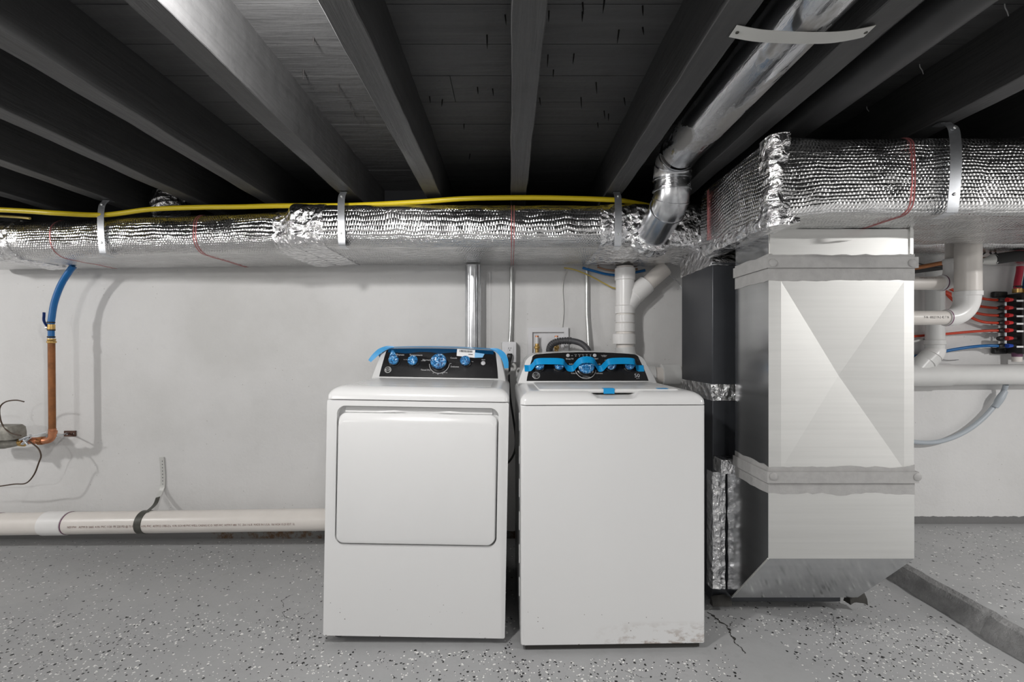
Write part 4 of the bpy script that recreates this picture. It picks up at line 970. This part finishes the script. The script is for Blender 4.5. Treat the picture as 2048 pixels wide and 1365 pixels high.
Pf = thing('drain_elbow_pipe', 'white plastic pipe dropping from the trunk duct with a wide sweep elbow', 'drain pipe', tuple(P(1936, 650, FYp)))
MB().tube([P(1936, 440, FYp), P(1936, 590, FYp)], .0445, 28).build('drop_pipe', 'pvc', Pf)
hub(Pf, P(1935, 583, FYp), P(1935, 593, FYp), .049, m='pvc_fit')
ep = bend([P(1934, 590, FYp), P(1934, 636, FYp), P(1890, 636, FYp)], .085, 10)
MB().tube(ep, [.0455]+[.0455-.010*i/(len(ep)-2) for i in range(len(ep)-1)], 28).build('sweep_elbow', 'pvc_fit', Pf)
MB().tube([P(1893, 636, FYp), P(1891, 636, FYp)], .0362, 28).build('primer_ring', 'pvc_primer', Pf)
MB().tube([P(1895, 636, FYp), P(1780, 636.5, FYp)], .0305, 26).build('side_pipe', 'pvc', Pf)
fo = on_pipe(P(1830, 636, FYp), P(1895, 636, FYp), .0305)
vs, fs = text_geo('F-N  0052719-2 42 7 N', .014, 'LEFT'); w0 = max(v.x for v in vs); MB().add([fo(.012+v.x*.105/w0, .0+v.y/.0305) for v in vs], fs).build('lettering', 'ink_dark', Pf, flat=True)
SYp = 2.05
Pq = thing('drain_elbow_pipe', 'white plastic elbow pipe partly hidden behind the wider sweep elbow', 'drain pipe', tuple(P(1905, 580, SYp)))
MB().tube([P(1908, 470, SYp), P(1908, 540, SYp)], .0305, 24).build('drop_pipe', 'pvc', Pq)
hub(Pq, P(1907, 518, SYp), P(1907, 528, SYp), .038, m='pvc_fit')
ep = bend([P(1907, 520, SYp), P(1907, 566.5, SYp), P(1880, 566.5, SYp)], .055, 9)
MB().tube(ep, .0355, 24).build('sweep_elbow', 'pvc_fit', Pq)
MB().tube([P(1885, 566.5, SYp), P(1883, 566.5, SYp)], .0362, 24).build('primer_ring', 'pvc_primer', Pq)
MB().tube([P(1886, 566.5, SYp), P(1780, 567, SYp)], .0305, 24).build('side_pipe', 'pvc', Pq)
fo = on_pipe(P(1830, 567, SYp), P(1885, 567, SYp), .0305)
vs, fs = text_geo('ASTM D2665 2 IN SCH 40 PVC-DWV', .014, 'LEFT'); w0 = max(v.x for v in vs); MB().add([fo(.0+v.x*.105/w0, .75+v.y/.0305) for v in vs], fs).build('lettering', 'ink_brown', Pq, flat=True)
# manifold with plastic tubes
MY = 2.60
Mf = thing('water_manifold', 'black plastic water manifold with red and blue shutoff knobs at the right edge', 'manifold', tuple(P(2030, 715, MY)))
a, b = P(2026, 708, MY), P(2090, 588, MY)
MB().box(a.x, b.x, MY-.05, MY+.04, a.z, b.z).build('manifold_body', 'manifold_black', Mf, bevel=.008)
for py in (590, 702):
    c = P(1990, py, MY+.05); MB().box(c.x-.016, P(2030, py, MY).x, MY+.035, MY+.06, c.z-.018, c.z+.018).build('mounting_ear', 'manifold_black', Mf, bevel=.006); MB().lathe([(.007, 0), (.0001, .001)], c+Vector((0, -.016, 0)), (0, -1, 0), 10).build('ear_hole', 'dark_hole', Mf)
MB().tube([P(2011, 600, MY-.005), P(2011, 690, MY-.005)], .006, 10).build('rail', 'strap_steel', Mf)
PYS = (600, 616, 631, 646, 661, 677, 692)
for i, py in enumerate(PYS):
    o = MB().tube([P(1996, py+.6, MY-.02), P(1999, py+.6, MY-.02), P(2004, py, MY-.02), P(2012, py, MY-.02), P(2030, py, MY-.02)], [.011, .014, .015, .0115, .0115], 12).build('port', 'manifold_black', Mf)
    MB().tube([P(2014, py, MY-.05), P(2024, py, MY-.05)], [.013, .009], 8).build('shutoff_knob', 'knob_blue' if i == 6 else 'knob_red', o)
    if i != 5: c = P(2040, py+2, MY-.0515); MB().box(c.x-.019, c.x+.019, MY-.0525, MY-.0505, c.z-.005, c.z+.005).build('port_label', 'sticker', Mf, flat=True)
MB().tube([P(2034, 720, MY), P(2034, 706, MY)], [.02, .024], 12).build('bottom_fitting', 'pvc_primer', Mf)
MB().tube([P(2034, 724, MY), P(2034, 714, MY)], .022, 14).build('bottom_nipple', 'pvc', Mf)
for px, m in ((2036, 'pex_magenta'), (2054, 'pex_blue')):
    MB().tube(crom([P(px+4, 533, MY), P(px+3, 545, MY), P(px-1, 565, MY), P(px-2, 582, MY)], 4), .0155, 14).build('supply_tube', m, Mf)
    MB().tube([P(px-1, 578, MY), P(px-1, 586, MY)], .022, 14).build('brass_nut', 'brass', Mf); MB().tube([P(px-1, 572, MY), P(px-1, 576, MY)], .0175, 14).build('crimp_ring', 'wire_black', Mf)
PT = [(600, [(1893, 575), (1915, 584), (1945, 593), (1975, 599)], 'top'), (616, [(1882, 578), (1905, 590), (1950, 610), (1975, 615)], 'second'), (631, [(1890, 585), (1912, 598), (1940, 621), (1965, 629)], 'third'), (646, [(1885, 580), (1910, 605), (1938, 632), (1965, 644)], 'fourth')]
for py, q, w in PT:
    line([P(u, v, MY+{'top': .02, 'second': .03, 'third': -.005, 'fourth': .012}[w]) for u, v in q]+[P(1998, py+.6, MY-.02)], .0075, 'pex_red', 'water_tube', 'orange-red water tube bending up from the manifold, '+w+' of four', 'water pipe', sides=10)
line([P(1790, 676, 2.648), P(1850, 671.5, 2.648), P(1885, 669, 2.645), P(1940, 664, 2.62), P(1975, 662, MY), P(1998, 661.5, MY-.02)], .0075, 'pex_red', 'water_tube', 'orange-red water tube running level above the blue one', 'water pipe', sides=10)
line([P(1790, 718, 2.648), P(1870, 707, 2.648), P(1905, 700, 2.635), P(1945, 694, 2.61), P(1975, 692, MY), P(1998, 692.5, MY-.02)], .0085, 'pex_blue', 'water_tube', 'blue water tube running level out of the manifold', 'water pipe', sides=10)
line([P(2012, 770, 2.60), P(2005, 788, 2.62), P(1992, 808, 2.62), P(1965, 838, 2.62), P(1930, 864, 2.62), P(1890, 881, 2.62), P(1850, 886, 2.62), P(1790, 880, 2.62)], .0125, 'conduit_grey', 'flexible_conduit', 'pale grey flexible conduit curving below the right drain pipe', 'conduit', sides=14)
MB().tube([P(2010, 783, 2.60), P(2002, 795, 2.60), P(1997, 803, 2.605), P(1990, 815, 2.61)], [.014, .019, .019, .014], 12).build('conduit_connector', 'conduit_grey', label='grey connector fitting on the curved flexible conduit', cat='connector')
line([P(1770, 540, 2.3), P(1830, 536, 2.3), P(1890, 526, 2.3), P(1965, 519, 2.28), P(2060, 516, 2.26), P(2200, 513, 2.25)], .011, 'copper_dull', 'copper_line', 'copper refrigerant line under the foil duct at the right edge', 'copper pipe', sides=12)
fi = thing('insulated_line', 'black foam-covered line with a silver end under the trunk duct', 'pipe insulation', tuple(P(2010, 530, 2.2)))
MB().tube([P(1986, 519, 2.22), P(2030, 513, 2.2), P(2090, 512, 2.2), P(2200, 513, 2.2)], .026, 18).build('foam_sleeve', 'black_foam', fi); MB().tube([P(1962, 523, 2.22), P(1974, 522, 2.22), P(1987, 519, 2.22)], [.012, .018, .027], 18).build('tape_end', 'strap_painted', fi)
line([P(1770, 548, 2.35), P(1830, 540, 2.35), P(1870, 535, 2.35), P(1900, 531, 2.35)], .019, 'black_foam', 'insulated_line', 'black foam-covered line behind the white elbow pipes', 'pipe insulation', sides=14)
line([P(1992, 507, 2.25), P(1984, 509, 2.25), P(1975, 503, 2.25), P(1962, 511, 2.25), P(1935, 516, 2.25)], .0035, 'wire_black', 'wire', 'black wire hanging from the foil duct beside the white pipe', 'wire', sides=8)
line([P(1770, 520, 2.3), P(1830, 526, 2.3), P(1850, 530, 2.3), P(1880, 533, 2.3), P(1905, 533, 2.3)], .003, 'wire_black', 'wire', 'thin black wire behind the bare metal duct top', 'wire', sides=8)
line([P(1790, 690, 2.63), P(1830, 683, 2.63), P(1856, 675, 2.63)], .007, 'cable_white', 'cable', 'pale cable behind the right wall pipe', 'cable', sides=8)
line([P(1880, 718, 2.655), P(1895, 721, 2.655), P(1917, 720, 2.655)], .0018, 'strap_steel', 'wire', 'thin grey wire end on the wall above the right drain pipe', 'wire', sides=6)
